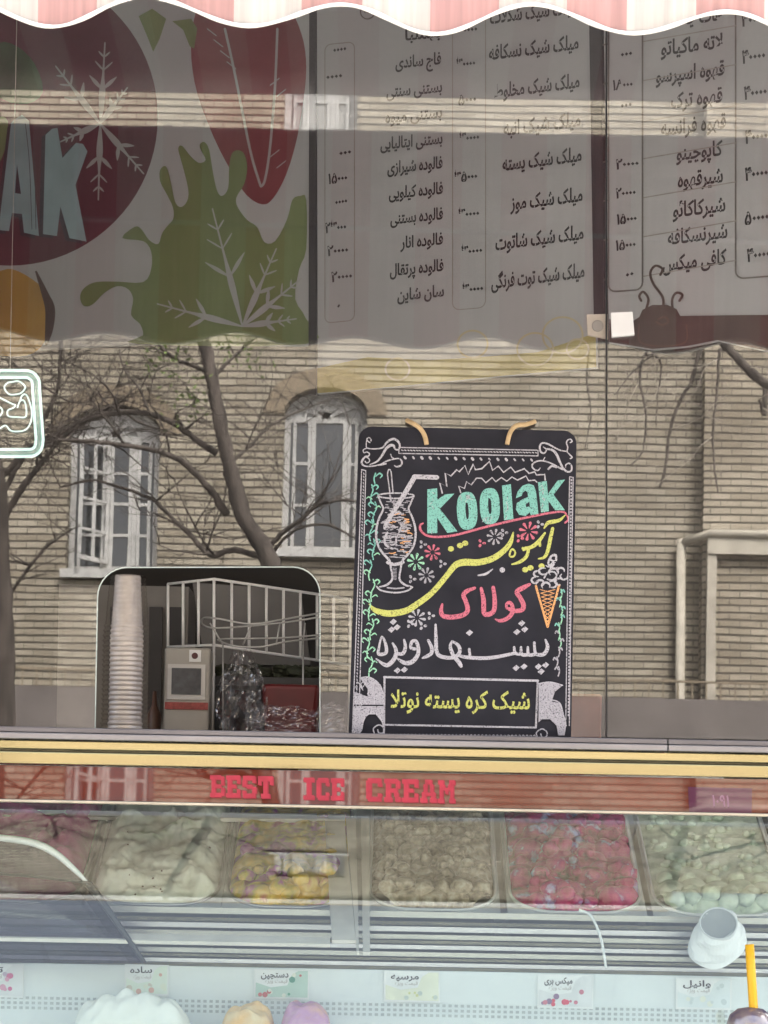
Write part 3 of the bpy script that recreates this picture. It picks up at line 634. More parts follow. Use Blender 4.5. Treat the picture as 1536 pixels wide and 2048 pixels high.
def tub(i, a, b, kind):
    x0 = DECK.loc(a, 1720)[0]; x1 = DECK.loc(b, 1720)[0]; W = x1 - x0; L = TL - .02; rr = .095
    root = thing('ice_cream_tub', LBL[i], 'ice cream tub', DECK.pt((x0+x1)/2, 0, -.12), 'ice cream tubs in the display')
    def inset(v, e=0.0):
        d = v*L; return rr - math.sqrt(max(rr*rr - (rr-d)**2, 0)) if d < rr else 0.0
    vsq = [0,.004,.014,.03,.05,.075,.105,.14,.178] + [.178 + .822*k/8 for k in range(1,9)]
    outl = [(x0+inset(v), v*L) for v in reversed(vsq)] + [(x1-inset(v), v*L) for v in vsq]
    mb = MB(); mb.tube([DECK.pt(p[0], p[1], 0) for p in outl], .0035, 6); mb.build('rim', M_white_paint if kind in ('berry','nut','mint') else M_alu, root, True)
    mb = MB(); n = len(outl); mb.add([DECK.pt(*p, 0) for p in outl] + [DECK.pt(p[0], p[1], -.12) for p in outl], [(k, k+1, k+1+n, k+n) for k in range(n-1)]); mb.build('tub_wall', M_steel, root, True)
    mb = MB()
    for sg in (-1, 1):
        e0 = x0 - .008 if sg < 0 else x1 + .008
        cpts = [((x0+inset(v)) if sg < 0 else (x1-inset(v)), v*L) for v in vsq[:9]]
        poly = [(e0, -.018), ((x0+x1)/2, -.018), ((x0+x1)/2, 0)] + cpts + [(e0, cpts[-1][1])]
        mb.prism([DECK.pt(*p, -.003 - .0004*(sg > 0)) for p in poly], TN, .003)
        mb.prism([DECK.pt(*p, -.003) for p in [(e0, cpts[-1][1]+.0005), (cpts[-1][0], cpts[-1][1]+.0005), (cpts[-1][0], L), (e0, L)]], TN, .003)
    mb.build('surround', M_surround, root)
    r = random.Random(20+i); blobs = []
    if kind == 'nut': blobs = [(r.uniform(.02,W-.02), r.uniform(.02,L*.85), r.uniform(.012,.024), 1.1) for _ in range(150)] + [(.03+(W-.06)*k/4, .035+.012*(k%2), .034, .8) for k in range(5)]
    if kind == 'mint': blobs = [(.02+(W-.04)*k/5.2, .05+.01*(k%2), .030, .95) for k in range(6)] + [(.04+(W-.08)*k/4, .125+.01*(k%2), .030, .6) for k in range(5)]
    if kind == 'berry': blobs = [(r.uniform(.02,W-.02), r.uniform(.03,L), r.uniform(.016,.034), 1.0) for _ in range(70)]
    if kind == 'mango': blobs = [(r.uniform(.03,W-.03), r.uniform(.03,.2), r.uniform(.02,.04), .5) for _ in range(14)]
    off = Vector((i*7.3, i*3.1, 0))
    def surf(u, v):
        v2 = v**1.2; xa, xb = x0+inset(v2)+.003, x1-inset(v2)-.003; x = xa + (xb-xa)*u; y = v2*L
        e = min(1, min(u, 1-u)*8) * min(1, v2*7 + .0); e = math.sqrt(max(e, 0))
        base = {'white': .045, 'pink': .04, 'mango': .03, 'nut': .012, 'berry': .01, 'mint': .008}[kind]
        q = Vector((x*14, y*14, 0)) + off
        h = base*e + (.016 if kind in ('white','pink','mango') else .006)*e*(noise.noise(q) + .6*noise.noise(q*2.3) + .3*noise.noise(q*5)) 
        if kind in ('white','pink'): h += .01*e*math.sin(noise.noise(q*.5)*9 + x*30)
        for bx, by, br, k in blobs:
            d2 = (x-x0-bx)**2 + (y-by)**2
            if d2 < br*br: h = max(h, k*math.sqrt(br*br - d2) + base*e + .0)
        return DECK.pt(x, y, h - .008)
    mb = MB(); mb.grid(surf, 84, 90)
    def lump(u_, v_, rr_, hh=.0): 
        p = surf(u_, v_); mb.ball(p + TN*(rr_*.25 + hh), rr_, 0, 2, .35, (1, 1, .85))
    if kind == 'mint':
        for row, (v_, n_) in enumerate(((.11,6),(.24,6),(.37,5))):
            for k_ in range(n_): lump((k_+.5+.25*(row % 2))/(n_+.3), v_ + r.uniform(-.012,.012), .021 + r.uniform(-.002,.002))
        for _ in range(60): lump(r.uniform(.06,.94), r.uniform(.45,1), r.uniform(.008,.014))
    if kind == 'nut':
        for k_ in range(6): lump((k_+.5)/6, .13 + .03*(k_ % 2), .022 + r.uniform(-.003,.003))
        for _ in range(110): lump(r.uniform(.05,.95), r.uniform(.26,1), r.uniform(.008,.017))
    if kind == 'berry':
        for _ in range(75): lump(r.uniform(.05,.95), r.uniform(.10,1), r.uniform(.011,.022))
    if kind == 'mango':
        for _ in range(16): lump(r.uniform(.1,.9), r.uniform(.08,.5), r.uniform(.012,.022))
    mb.build('ice_cream', ICE[kind], root, True)
    if kind in ('white',):
        mfl = mat('brown flecks', (.12,.08,.05))
        for _ in range(12):
            mb = MB(); u, v = r.uniform(.1,.9), r.uniform(.05,.6); mb.ball(surf(u,v), r.uniform(.0015,.0035), 0, 1, .3); mb.build('fleck', mfl, root)
for i, (a, b, k) in enumerate(TUBS): tub(i, a, b, k)
# near tubs in the lower row: mounds showing at the foot of the picture
def mound(label, px0, px1, pytop, cols, m, seed):
    Y0 = -.02; a, b = P(px0, pytop, Y0), P(px1, pytop, Y0); W = b.x-a.x; zt = a.z
    root = thing('ice_cream_tub', label, 'ice cream tub', ((a.x+b.x)/2, Y0, zt-.30), 'mounded tubs in the lower front row')
    off = Vector((seed*5.1, 2.2, 0))
    def f(u, v):
        t = u*2-1; q = Vector((u*W*16, v*3, 0)) + off
        e = max(0, 1-abs(t)**4)**.5 * math.sin(math.pi*min(1, .08+v*.92))**.5
        return Vector((a.x+W*u, Y0-.075+.15*v, zt - .12 + .12*e + .016*noise.noise(q)*e + .009*noise.noise(q*2.6)*e + .006*abs(math.sin(u*W*70))*e))
    mb = MB(); mb.grid(f, 60, 40); mb.build('ice_cream', m, root, True)
    mb = MB(); mb.box((a.x-.004, Y0-.08, zt-.32), (b.x+.004, Y0-.076, zt-.10)); mb.box((a.x-.004, Y0+.076, zt-.32), (b.x+.004, Y0+.08, zt-.10)); mb.box((a.x-.008, Y0-.076, zt-.32), (a.x-.004, Y0+.076, zt-.10)); mb.box((b.x+.004, Y0-.076, zt-.32), (b.x+.008, Y0+.076, zt-.10)); mb.build('tub_wall', M_steel, root)
mound('white whipped mound showing at the bottom edge of the display', 142, 392, 1992, 0, icemat('whipped vanilla', [(.78,.78,.70),(.88,.88,.82)], 12, .3), 1)
mound('orange tipped mound at the bottom edge left of the lilac one', 436, 556, 2012, 0, icemat('orange sorbet', [(.76,.42,.14),(.82,.66,.42)], 18), 2)
mound('orange and lilac mound below the second price card', 558, 668, 2004, 0, icemat('lilac sorbet', [(.76,.46,.18),(.55,.30,.48),(.74,.56,.52)], 14), 3)

# price cards on the white fascia
def card(label, pts, title, cols, seed):
    c = FAS.pt(*FAS.loc(*pts[3])); root = thing('price_card', label, 'price card', c, 'price cards clipped to the white fascia')
    mb = MB(); mb.prism([FAS.pt(*FAS.loc(*p), .004) for p in pts], FAS.n, .002); mb.build('card', M_white_paint, root)
    ink = Ink(FAS, .0046, .00005); r = random.Random(seed); (xa, ya), (xb, yb_), (xc, yc), (xd, yd) = pts
    w_, h_ = xb-xa, yd-ya
    ink.poly([(xa+3,ya+h_*.45),(xa+w_*.3,ya+h_*.62),(xa+w_*.6,ya+h_*.55),(xa+w_*.68,ya+h_*.2),(xa+w_*.8,ya+4),(xb-3,ya+4),(xc-3,yc-4),(xd+3,yd-4)], 0)
    for k in range(11):
        x = xa + r.uniform(.08,.92)*w_; y = ya + h_*(r.uniform(.66,.9) if x < xa+w_*.65 else r.uniform(.2,.9)); ink.dot(x, y, r.uniform(2.5,6.5), 1 + k % 3)
    ink.text(title, xa+w_*.12, xa+w_*.62, ya+h_*.28, ya+h_*.28, 12, 4, .02); ink.text('قیمت ویژه', xa+w_*.2, xa+w_*.6, ya+h_*.46, ya+h_*.46, 8, 5, .0)
    ink.mb.build('print', [mat('card ground', cols[0]), mat('card dots', cols[1]), mat('card dots pale', cols[2]), mat('card dots dark', cols[3]), M_ink, M_inkpale], root)
card('small price card with colourful fruit dots left of centre', [(509,1938),(619,1941),(618,1999),(508,1997)], 'دستچین', [(.45,.58,.50),(.5,.12,.1),(.7,.7,.6),(.1,.3,.2)], 1)
card('small price card with pale yellow blot below the beige tub', [(768,1941),(880,1943),(880,2006),(768,2003)], 'مرسیه', [(.72,.72,.58),(.62,.62,.30),(.75,.75,.6),(.5,.55,.5)], 2)
card('small price card with red berries below the red tub', [(1075,1948),(1187,1950),(1186,2018),(1074,2015)], 'میکس بری', [(.66,.66,.66),(.6,.06,.1),(.5,.15,.2),(.25,.15,.25)], 3)
card('small price card with grey flower below the mint tub', [(1352,1955),(1463,1957),(1462,2020),(1351,2018)], 'وانیل', [(.66,.70,.70),(.55,.6,.6),(.72,.72,.62),(.5,.55,.55)], 4)
card('pale green price card with a red squiggle above the white mound', [(250,1928),(338,1930),(338,1992),(249,1990)], 'ساده', [(.70,.76,.66),(.66,.38,.30),(.72,.74,.6),(.6,.55,.45)], 5)
card('price card with pink corner cut by the left picture edge', [(-60,1926),(48,1928),(48,1996),(-60,1992)], 'توت', [(.68,.68,.68),(.55,.12,.25),(.62,.3,.4),(.5,.4,.5)], 6)

# car reflection built as an added tinted cover with white edge, left tub
cv = thing('car_reflection', 'car reflection as an added smoky arched cover with a bright curved edge over the pink tub', 'cutout', P(60, 1926, .05))
ptsE = smooth_line([(-160,1668),(-40,1672),(60,1684),(110,1706),(150,1740),(184,1776),(215,1818),(250,1868),(290,1926)], 5)
M_reflection_tint = glass_mat('car reflection tint', .04, (.50,.48,.54), 0)
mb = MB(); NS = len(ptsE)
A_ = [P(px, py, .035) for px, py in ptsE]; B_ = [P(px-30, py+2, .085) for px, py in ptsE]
mb.add(A_ + B_, [(i, i+1, i+1+NS, i+NS) for i in range(NS-1)]); mb.prism([P(px, py, .035) for px, py in ptsE] + [P(-160, 1926, .035)], (0,-1,0), .003); mb.build('shell', M_reflection_tint, cv, True)
mb = MB(); mb.prism([P(px, py, .033) for px, py in ptsE if px <= 184] + [P(184,1764,.033), P(60,1750,.033), P(-160,1734,.033)], (0,-1,0), .0012); mb.build('window', glass_mat('dark car reflection tint', .05, (.50,.46,.52), 0), cv)  # darker patch of the car reflection, put into the tint
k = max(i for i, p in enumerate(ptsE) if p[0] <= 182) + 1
mb = MB(); mb.tube([p + Vector((0,-.003,0)) for p in A_[:k]], [.0035+.004*math.sin(math.pi*i/(k-1)) for i in range(k)], 8); mb.build('rim', M_white_paint, cv, True)  # bright and dark edges of the car reflection, added as tubes
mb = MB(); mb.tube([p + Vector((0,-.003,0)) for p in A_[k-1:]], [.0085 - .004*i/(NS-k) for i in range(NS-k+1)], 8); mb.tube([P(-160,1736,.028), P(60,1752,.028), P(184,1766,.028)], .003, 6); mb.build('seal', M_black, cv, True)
# thin bowed strip
bs = thing('bowed_strip', 'thin pale bowed strip standing in front of the red tub', 'strip', P(1212, 1936, .08))
mb = MB(); mb.tube([P(x, y, .09) for x, y in smooth_line([(1158,1820),(1178,1828),(1192,1850),(1204,1886),(1212,1936)])], .0028, 8); mb.build('strip', M_white_paint, bs, True)
# white paper cup lying in torn wrapper
pc = thing('paper_cup', 'white paper cup lying on its side in a torn wrapper before the mint tub', 'paper cup', P(1450, 1876, .05))
ax = Vector((-.05,-.80,.55)).normalized(); c = P(1437, 1846, .02)
mb = MB(); mb.lathe(c, [(.030,-.05),(.036,.0),(.0385,.0),(.0385,-.004),(.031,-.050),(0,-.050)], 28, ax); mb.build('cup', mat('grey white paper', (.62,.63,.63), .7, .06, 30), pc, True)
mb = MB(); mb.lathe(c, [(.0,-.010),(.030,-.008),(.0355,-.001)], 28, ax); mb.build('inside', mat('grey cup inside', (.30,.31,.31), .6), pc, True)
mb = MB(); rw = random.Random(4)
def wrapf(u, v):
    a = -math.pi*.55 + u*math.pi*2.1; rr_ = .040 + .026*v + .012*noise.noise(Vector((u*6, v*4, 3)))
    a1 = ax.orthogonal().normalized(); b1 = ax.cross(a1)
    p = c - ax*(.004 + .05*v) + (a1*math.cos(a) + b1*math.sin(a)*.8)*rr_; return p + Vector((0,0,-.012*v))
mb.grid(wrapf, 40, 8); o = mb.build('wrapper', mat('white wrapper', (.78,.78,.77), .7, .06, 20), pc); md = o.modifiers.new('t', 'SOLIDIFY'); md.thickness = .001
# drink with yellow straw outside
dk = thing('drink_cup', 'plastic drink cup with domed lid and yellow straw at the lower right corner', 'drink cup', P(1500, 2250, yb-.065))
c = P(1500, 2075, yb-.065); zsh = zbm-.021; hc = c.z - zsh
mb = MB(); mb.lathe((c.x, c.y, zsh), [(0,0),(.028,0),(.041,hc-.01),(.043,hc),(.041,hc)], 28); mb.build('cup', mat('cup print', (.35,.08,.12), .3, .2, 20), dk, True)
mb = MB(); mb.lathe((c.x, c.y, c.z), [(.046,-.004),(.046,.006),(.043,.010),(.044,.024),(.038,.042),(.024,.053),(.008,.056)], 28); o = mb.build('dome_lid', glossy_over('violet domed lid', (.07,.05,.13), .2, .08, col2=(.30,.24,.20), scale=34), dk, True)
mb = MB(); mb.tube([P(1512,2090,yb-.065), P(1506,2000,yb-.065), P(1499,1889,yb-.065)], .0088, 10); mb.build('straw', mat('yellow straw', (.80,.46,.02), .35), dk, True)

# ------------------------------------------------------------------ chalkboard
TB_ = rad(5.5); by = -.062
bz = P(920, 1476, by).z
CB = Frame((0, by, bz), (0, -math.cos(TB_), math.sin(TB_)), (1,0,0), (0, math.sin(TB_), math.cos(TB_)))
cb = thing('chalkboard', 'black menu chalkboard with coloured chalk lettering leaning on the window', 'chalkboard', P(920, 1476, by))
outl = arc(744, 880, 27, 180, 270) + arc(1126, 888, 27, 270, 360) + [(1142,1479),(697,1471)]
mb = MB(); mb.prism([CB.pt(*CB.loc(*p)) for p in outl], CB.n, .008); o = mb.build('board', M_slate, cb)
lowz = min(v.z for v in mb.v); 
ink = Ink(CB, .0005, .000022)
def b5(p): return (700 + p[0]/3.102, 840 + p[1]/3.103)
def b2(p): return (830 + p[0]/4.8, 900 + p[1]/4.8)
def b3(p): return (730 + p[0]/3.84, 1220 + p[1]/3.84)
def b1(p): return (720 + p[0]/6.025, 860 + p[1]/6.024)
def b4(p): return (690 + p[0]/3.2, 840 + p[1]/3.2)
def st(f, sc, pts, wd, mi, **k): ink.stroke([f(p) for p in pts], [x/sc for x in wd] if hasattr(wd, '__len__') else wd/sc, mi, **k)
def S1(pts, wd, mi=0, **k): st(b1, 6.025, pts, wd, mi, **k)
def S2(pts, wd, mi=0, **k): st(b2, 4.8, pts, wd, mi, **k)
def S3(pts, wd, mi=0, **k): st(b3, 3.84, pts, wd, mi, **k)
def S4(pts, wd, mi=0, **k): st(b4, 3.2, pts, wd, mi, **k)
def S5(pts, wd, mi=0, **k): st(b5, 3.102, pts, wd, mi, **k)
r = random.Random(11)
def flush(name):
    global ink
    o = ink.mb.build(name, CH, cb); h = Ink(CB, .0005, .000022); ink = h; return o
# border
S4([(345,176),(1235,194)], 7, sm=False); S4([(345,214),(1235,230)], 7, sm=False); S4([(345,176),(345,214)], 6, sm=False); S4([(1235,194),(1235,230)], 6, sm=False)
for k in range(46): x = 362+k*19; S4([(x+r.uniform(-3,3), 192+(x-345)*.019), (x+10, 196+(x-345)*.019)], 7, 0, sm=False)
for k in range(16): x = 380+k*54; S4([(x,236+(x-345)*.02),(x+8,246+(x-345)*.02)], 12+r.uniform(-3,5), 0, sm=False)
for a, b in (((72,312),(14,1950)), ((98,318),(52,1960)), ((1362,356),(1338,1890)), ((1384,360),(1360,1900))): S5([a, ((a[0]+b[0])/2+r.uniform(-2,2), (a[1]+b[1])/2), b], 6)
for k in range(74):
    y = 330+k*20; t = (y-312)/1640
    S5([(85-60*t + 6*t, y), (88-60*t+6*t, y+9)], 7, 5, sm=False); S5([(1373-22*t, y+40), (1373-22*t, y+48)], 8, 0, sm=False)
S5([(72,312),(98,318)], 6, sm=False); S5([(1362,356),(1384,360)], 6, sm=False)
for k in range(40): x = 240+k*23; S5([(x,1955+(x-240)*.008),(x+6,1950+(x-240)*.008),(x+12,1957+(x-240)*.008)], 5, 0, sm=False)
# corner scrolls
S4([(160,150),(148,142),(140,128),(152,118),(166,126),(166,140)], 7); S4([(140,132),(136,160),(142,184),(190,190),(240,182),(262,155),(290,132),(320,128),(345,150),(350,180),(335,196),(318,188),(312,170),(290,168),(262,190),(235,235),(205,270),(160,290)], [6,6,7,8,10,12,14,15,14,11,10,10,14,18,16,14,11,6])
S4([(142,184),(118,196),(122,214),(140,210),(156,220),(150,236),(130,240),(112,262),(108,284),(130,300),(180,300),(230,288),(262,270),(300,258),(345,252),(364,272),(356,296),(330,304),(316,296)], [6,7,7,7,8,9,11,13,12,9,8,8,10,9,8,11,12,9,6]); S4([(130,240),(150,250),(158,268),(140,280),(128,268)], 7); S4([(292,224),(300,244),(312,250)], 6); S4([(215,295),(262,285)], 10)
S4([(1440,150),(1452,142),(1442,128),(1424,134),(1416,152),(1424,180),(1420,206),(1436,226),(1452,244),(1440,252)], 8); S4([(1416,206),(1380,200),(1340,182),(1300,160),(1264,152),(1246,172),(1250,206),(1272,218),(1288,196),(1268,178)], [6,9,10,11,11,12,12,10,8,6]); S4([(1290,190),(1330,200),(1355,230),(1372,270),(1392,310),(1420,336),(1446,330),(1448,300),(1432,282),(1412,292),(1412,310)], [10,15,16,15,14,12,11,10,9,8,6])
S4([(1392,322),(1350,300),(1312,280),(1262,266),(1220,272),(1196,294),(1206,318),(1232,328),(1248,312)], [10,11,9,9,10,10,10,9,6]); S4([(1300,320),(1322,300),(1352,308)], 12); S4([(1278,244),(1268,262)], 6)
for pts in ([(60,1602),(120,1600),(180,1640),(205,1700),(212,1770),(22,1770),(26,1690),(110,1720),(110,1672)], [(22,1778),(212,1778),(212,1950),(200,1880),(160,1830),(110,1830),(80,1870),(70,1930),(40,1950),(14,1930)]): ink.poly([b5(p) for p in pts], 5)
for pts in ([(1170,1640),(1240,1630),(1318,1650),(1270,1690),(1250,1750),(1300,1760),(1320,1820),(1340,1900),(1330,1960),(1290,1960),(1280,1900),(1240,1860),(1190,1860),(1168,1880)],): ink.poly([b5(p) for p in pts], 5)
for cx, cy in ((180,1925),(1190,1950)): S5([(cx-30,cy+20),(cx-34,cy-8),(cx,cy-30),(cx+30,cy-10),(cx+26,cy+18),(cx,cy+20),(cx-8,cy)], 8)
S5([(60,1604),(120,1600),(180,1640),(205,1700),(212,1770)], 7); S5([(14,1930),(40,1952),(70,1930),(84,1868),(112,1830),(160,1826),(200,1876),(212,1950)], 8); S5([(1168,1640),(1240,1630),(1318,1650)], 7); S5([(1250,1740),(1300,1760),(1322,1830),(1340,1900)], 7)
for k in range(26): x, y = r.uniform(30,190), r.uniform(1620,1760); S5([(x,y),(x+r.uniform(-18,18),y+r.uniform(8,26))], 5, 0)
for k in range(20): x, y = r.uniform(1190,1300), r.uniform(1650,1850); S5([(x,y),(x+r.uniform(-18,18),y+r.uniform(8,26))], 5, 0)
flush('chalk_border')
# zigzags and shop name
S2([(262,415),(238,318),(305,350),(290,222),(345,250),(400,190),(425,210),(480,150),(510,235),(560,135),(580,190),(640,180),(715,110),(745,195),(800,155),(850,215),(920,165),(960,215),(1050,180),(1095,225),(1150,210),(1165,240),(1245,235),(1250,290)], 15, 0, sm=False)
S2([(440,412),(418,345),(475,370),(495,305),(540,335),(590,270),(640,272),(680,315),(740,265),(775,305),(830,265),(880,300),(930,260),(985,290),(1065,250),(1090,295),(1150,290),(1170,310)], 13, 0, sm=False)
ink.poly([b2(p) for p in [(118,378),(212,368),(216,478),(290,425),(378,420),(238,565),(408,782),(310,796),(212,650),(215,798),(118,800)]], 1)
def ring(cx, cy, rx, ry, ix, iy, tilt, mi):
    n = 28; h = ink.nh(); vs = []; fs = []
    for k in range(n):
        t = 2*math.pi*k/n; c_, s_ = math.cos(t), math.sin(t); se = lambda q: math.copysign(abs(q)**.78, q)
        for a, b in ((rx, ry), (ix, iy)):
            x, y = a*se(c_), b*se(s_); p = b2((cx + x + tilt*y, cy + y - .12*x)); vs.append(CB.pt(*CB.loc(*p), h))
    for k in range(n): j = (k+1) % n; fs.append((2*k, 2*j, 2*j+1, 2*k+1))
    ink.mb.add(vs, fs, mi)
ring(500, 585, 98, 182, 15, 80, .06, 1); ring(718, 540, 96, 174, 16, 76, .05, 1)
ink.poly([b2(p) for p in [(835,342),(920,328),(945,665),(855,675)]], 1)
ink.poly([b2(p) for p in [(968,465),(985,400),(1030,345),(1085,322),(1140,340),(1162,400),(1185,615),(1112,626),(1100,600),(1060,635),(1000,622),(968,570),(978,510),(1030,475),(1085,452),(1080,405),(1058,390),(1034,412),(1024,440)]], 1)
ink.poly([b2(p) for p in [(1062,525),(1098,495),(1102,540),(1068,550)]], 7)
ink.poly([b2(p) for p in [(1180,310),(1265,298),(1275,425),(1370,292),(1440,285),(1330,430),(1440,580),(1345,578),(1280,490),(1285,588),(1210,600)]], 1)
for k in range(46):  # lighter edge scuffs in the letters
    x, y = r.choice([(165,r.uniform(400,780)),(r.uniform(430,560),r.uniform(430,470)),(r.uniform(660,770),r.uniform(640,690)),(885,r.uniform(360,650)),(1225,r.uniform(330,580))]); S2([(x,y),(x+r.uniform(-25,25),y+r.uniform(10,40))], 5, 0)
S2([(78,705),(48,728),(60,780),(120,825),(230,836),(400,815),(700,735),(1000,665),(1300,605),(1415,596),(1452,620),(1470,670),(1440,700)], [14,22,22,20,22,22,22,22,20,18,16,16,20], 3)
flush('chalk_shop_name')
# persian words
S2([(1240,752),(1275,702),(1330,688),(1390,672),(1442,625)], [14,36,38,30,10], 2); S2([(1322,752),(1300,850),(1272,975),(1240,1030),(1185,1045)], [30,36,34,28,14], 2)
S2([(1248,796),(1195,868),(1150,912),(1100,938),(1035,945)], [20,34,38,34,30], 2); S2([(1195,880),(1200,920)], 26, 2); S2([(1040,962),(1082,945),(1084,985),(1060,1035),(1000,1078),(930,1098)], [22,30,30,32,30,14], 2)
S2([(912,985),(935,952),(962,985),(945,1022),(912,1020)], 18, 2, closed=True)
S2([(945,790),(915,890),(850,970),(740,1045),(600,1080),(480,1078),(390,1105),(310,1200),(220,1310),(130,1400),(20,1480),(-90,1545),(-250,1570),(-380,1540),(-440,1480)], [14,44,52,58,62,66,60,52,52,54,58,60,62,48,10], 2)
for x, y in ((1058,1150),(1108,1132),(1215,1115),(345,950),(432,918),(482,896)): ink.dot(*b2((x,y)), 30/4.8, 2, 26/4.8)
S2([(605,1205),(680,1190),(745,1145)], [14,24,10], 0); ink.dot(*b2((838,1152)), 5.4, 0)
S2([(1102,1290),(1040,1322),(978,1362),(1010,1420),(1042,1490),(1025,1535),(960,1545),(900,1525)], [26,44,44,44,46,44,40,34], 3); S2([(880,1520),(880,1480),(910,1465),(935,1500),(935,1560),(890,1615),(820,1640),(770,1625)], [26,30,32,36,40,40,34,12], 3)
S2([(635,1328),(658,1440),(662,1560),(700,1580),(755,1545),(765,1440),(750,1318)], [30,44,46,46,44,42,34], 3)
S2([(575,1325),(500,1355),(465,1395),(490,1460),(505,1540),(460,1585),(360,1605),(275,1595),(250,1550),(262,1480)], [26,42,42,42,44,44,46,44,40,20], 3)
S3([(1385,228),(1402,285),(1375,338),(1322,342),(1305,318),(1300,250)], [14,28,30,26,22,20]); S3([(1312,338),(1258,344),(1250,285)], [26,26,18]); S3([(1258,342),(1205,342),(1198,285)], [26,26,18]); S3([(1205,340),(1155,332),(1145,285)], [24,24,18])
S3([(1150,332),(1060,352),(960,368),(860,370),(770,362),(720,350)], [24,26,28,28,26,22]); S3([(800,300),(806,352)], 20); S3([(668,240),(655,285),(680,350),(720,400),(738,432)], [14,26,30,32,28]); S3([(668,240),(715,272),(728,320),(690,362),(620,368)], [16,26,28,28,28]); S3([(640,368),(580,356),(550,320),(545,220),(542,112)], [28,30,30,28,16])
S3([(485,232),(512,290),(508,335),(470,358),(440,370)], [20,28,28,26,12]); S3([(385,300),(352,290),(360,245),(390,240),(408,285),(405,345),(360,400),(300,405),(248,372)], [24,24,24,26,28,30,34,32,12]); S3([(300,228),(310,285),(290,335),(238,335)], [16,26,28,24]); S3([(212,255),(238,310),(225,375),(165,425),(85,375)], [16,28,32,32,10]); S3([(130,205),(160,270),(160,330),(105,338),(108,285)], [14,24,26,26,18], closed=True)
for x, y in ((802,176),(1203,103),(1166,170),(1226,150),(1160,446),(1220,436),(1330,436),(1386,424),(1352,474),(217,92),(203,152),(246,134),(248,466),(302,460)): ink.poly([b3((x+dx, y+dy)) for dx, dy in ((-28,2),(2,-24),(28,-4),(0,24))], 0)
ink.text('شیک کره پسته نوتلا', *[b3((q,0))[0] for q in (196,1265)], b3((0,748))[1], b3((0,760))[1], 34, 2, .02)
S3([(146,516),(1330,544)], 17, 0, sm=False); S3([(1326,544),(1312,905)], 15, 0, sm=False); S3([(1312,904),(146,882)], 14, 0, sm=False); S3([(150,516),(146,960)], 15, 0, sm=False)
flush('chalk_lettering')
# cocktail glass
ink.poly([b1(p) for p in [(270,870),(610,870),(590,965),(650,1100),(672,1250),(655,1380),(610,1480),(530,1570),(420,1590),(320,1560),(270,1520),(215,1430),(190,1290),(205,1150),(255,1030),(300,950)]], 7)
for k in range(120):
    y = r.uniform(990,1540); hw = 230*math.sqrt(max(.05, 1-((y-1270)/300)**2)) - 20; x = 432 + r.uniform(-hw, hw*.8); l = r.uniform(30,110)
    l = min(l, 432+hw-x); S1([(x,y),(x+l*.5,y+r.uniform(-6,8)),(x+l,y+r.uniform(-10,14))], r.uniform(8,18), 4 if r.random() < .12 else (5 if r.random() < .62 else 0))
for k in range(40): x, y = r.uniform(285,560), r.uniform(850,1000); S1([(x,y),(x+r.uniform(15,50),y+r.uniform(-8,8))], 10, 5)
S1([(330,1240),(300,1310),(310,1390),(390,1435)], 26); S1([(380,1300),(430,1290),(430,1370),(380,1390)], 22); S1([(470,1240),(500,1150),(550,1090)], 18); S1([(480,1230),(540,1220),(580,1200)], 14)
S1([(300,1190),(325,1120),(460,900),(570,720),(655,575)], [40,50,56,58,60]); S1([(650,568),(930,578)], 56, sm=False)
S1([(345,482),(332,540),(350,680),(362,770)], 14); S1([(345,482),(372,500),(385,620),(398,770)], 14); S1([(362,790),(372,860)], 22, 5)
for sgn in (-1, 1):
    f = lambda p: (432 + sgn*(p[0]-432), p[1])
    S1([f(p) for p in [(648,800),(610,890),(585,960),(630,1060),(664,1180),(668,1300),(640,1410),(580,1500),(510,1580),(490,1680),(476,1800),(540,1870),(630,1895)]], [20,20,22,24,26,26,26,28,30,22,24,26,16])
S1([(435+215*math.cos(t), 798+32*math.sin(t)) for t in [i*math.pi/8 for i in range(16)]], 18, closed=True); S1([(200,1890),(260,1940),(420,1965),(560,1945),(632,1898)], 20); S1([(330,1600),(420,1625),(520,1600)], 40); S1([(330,1905),(430,1915),(530,1905)], 18, 5)
for k in range(9): S1([(395, 1670+k*17),(440,1672+k*17)], 7, 5, sm=False)
flush('chalk_cocktail')
# ice cream cone
S2([(1160,1305),(1272,1700)], [22,18], 4, sm=False); S2([(1385,1295),(1274,1700)], [22,18], 4, sm=False)
for k in range(9):
    y = 1340+k*36; h_ = (1700-y)/400*100; S2([(1272-h_*.8,y),(1272+h_*.7,y+34)], 7, 4); S2([(1272+h_*.8,y),(1272-h_*.7,y+34)], 7, 4)
for cx, cy, rr_ in ((1155,1250,36),(1200,1280,38),(1255,1305,40),(1320,1290,40),(1385,1265,40),(1430,1215,36),(1175,1190,34),(1400,1160,34),(1230,1165,40),(1330,1175,46),(1290,1090,42),(1340,1110,36),(1330,1040,32)):
    a0 = r.uniform(0, 6); S2([(cx+rr_*math.cos(a0+t), cy+rr_*.8*math.sin(a0+t)) for t in (0,.9,1.8,2.7,3.6,4.4)], [8,16,20,20,16,8])
S2([(1240,1230),(1270,1180),(1330,1170),(1360,1210),(1320,1250),(1270,1240)], 16); S2([(1300,1130),(1280,1080),(1310,1020),(1350,1010),(1355,1060)], 20)
flush('chalk_cone')
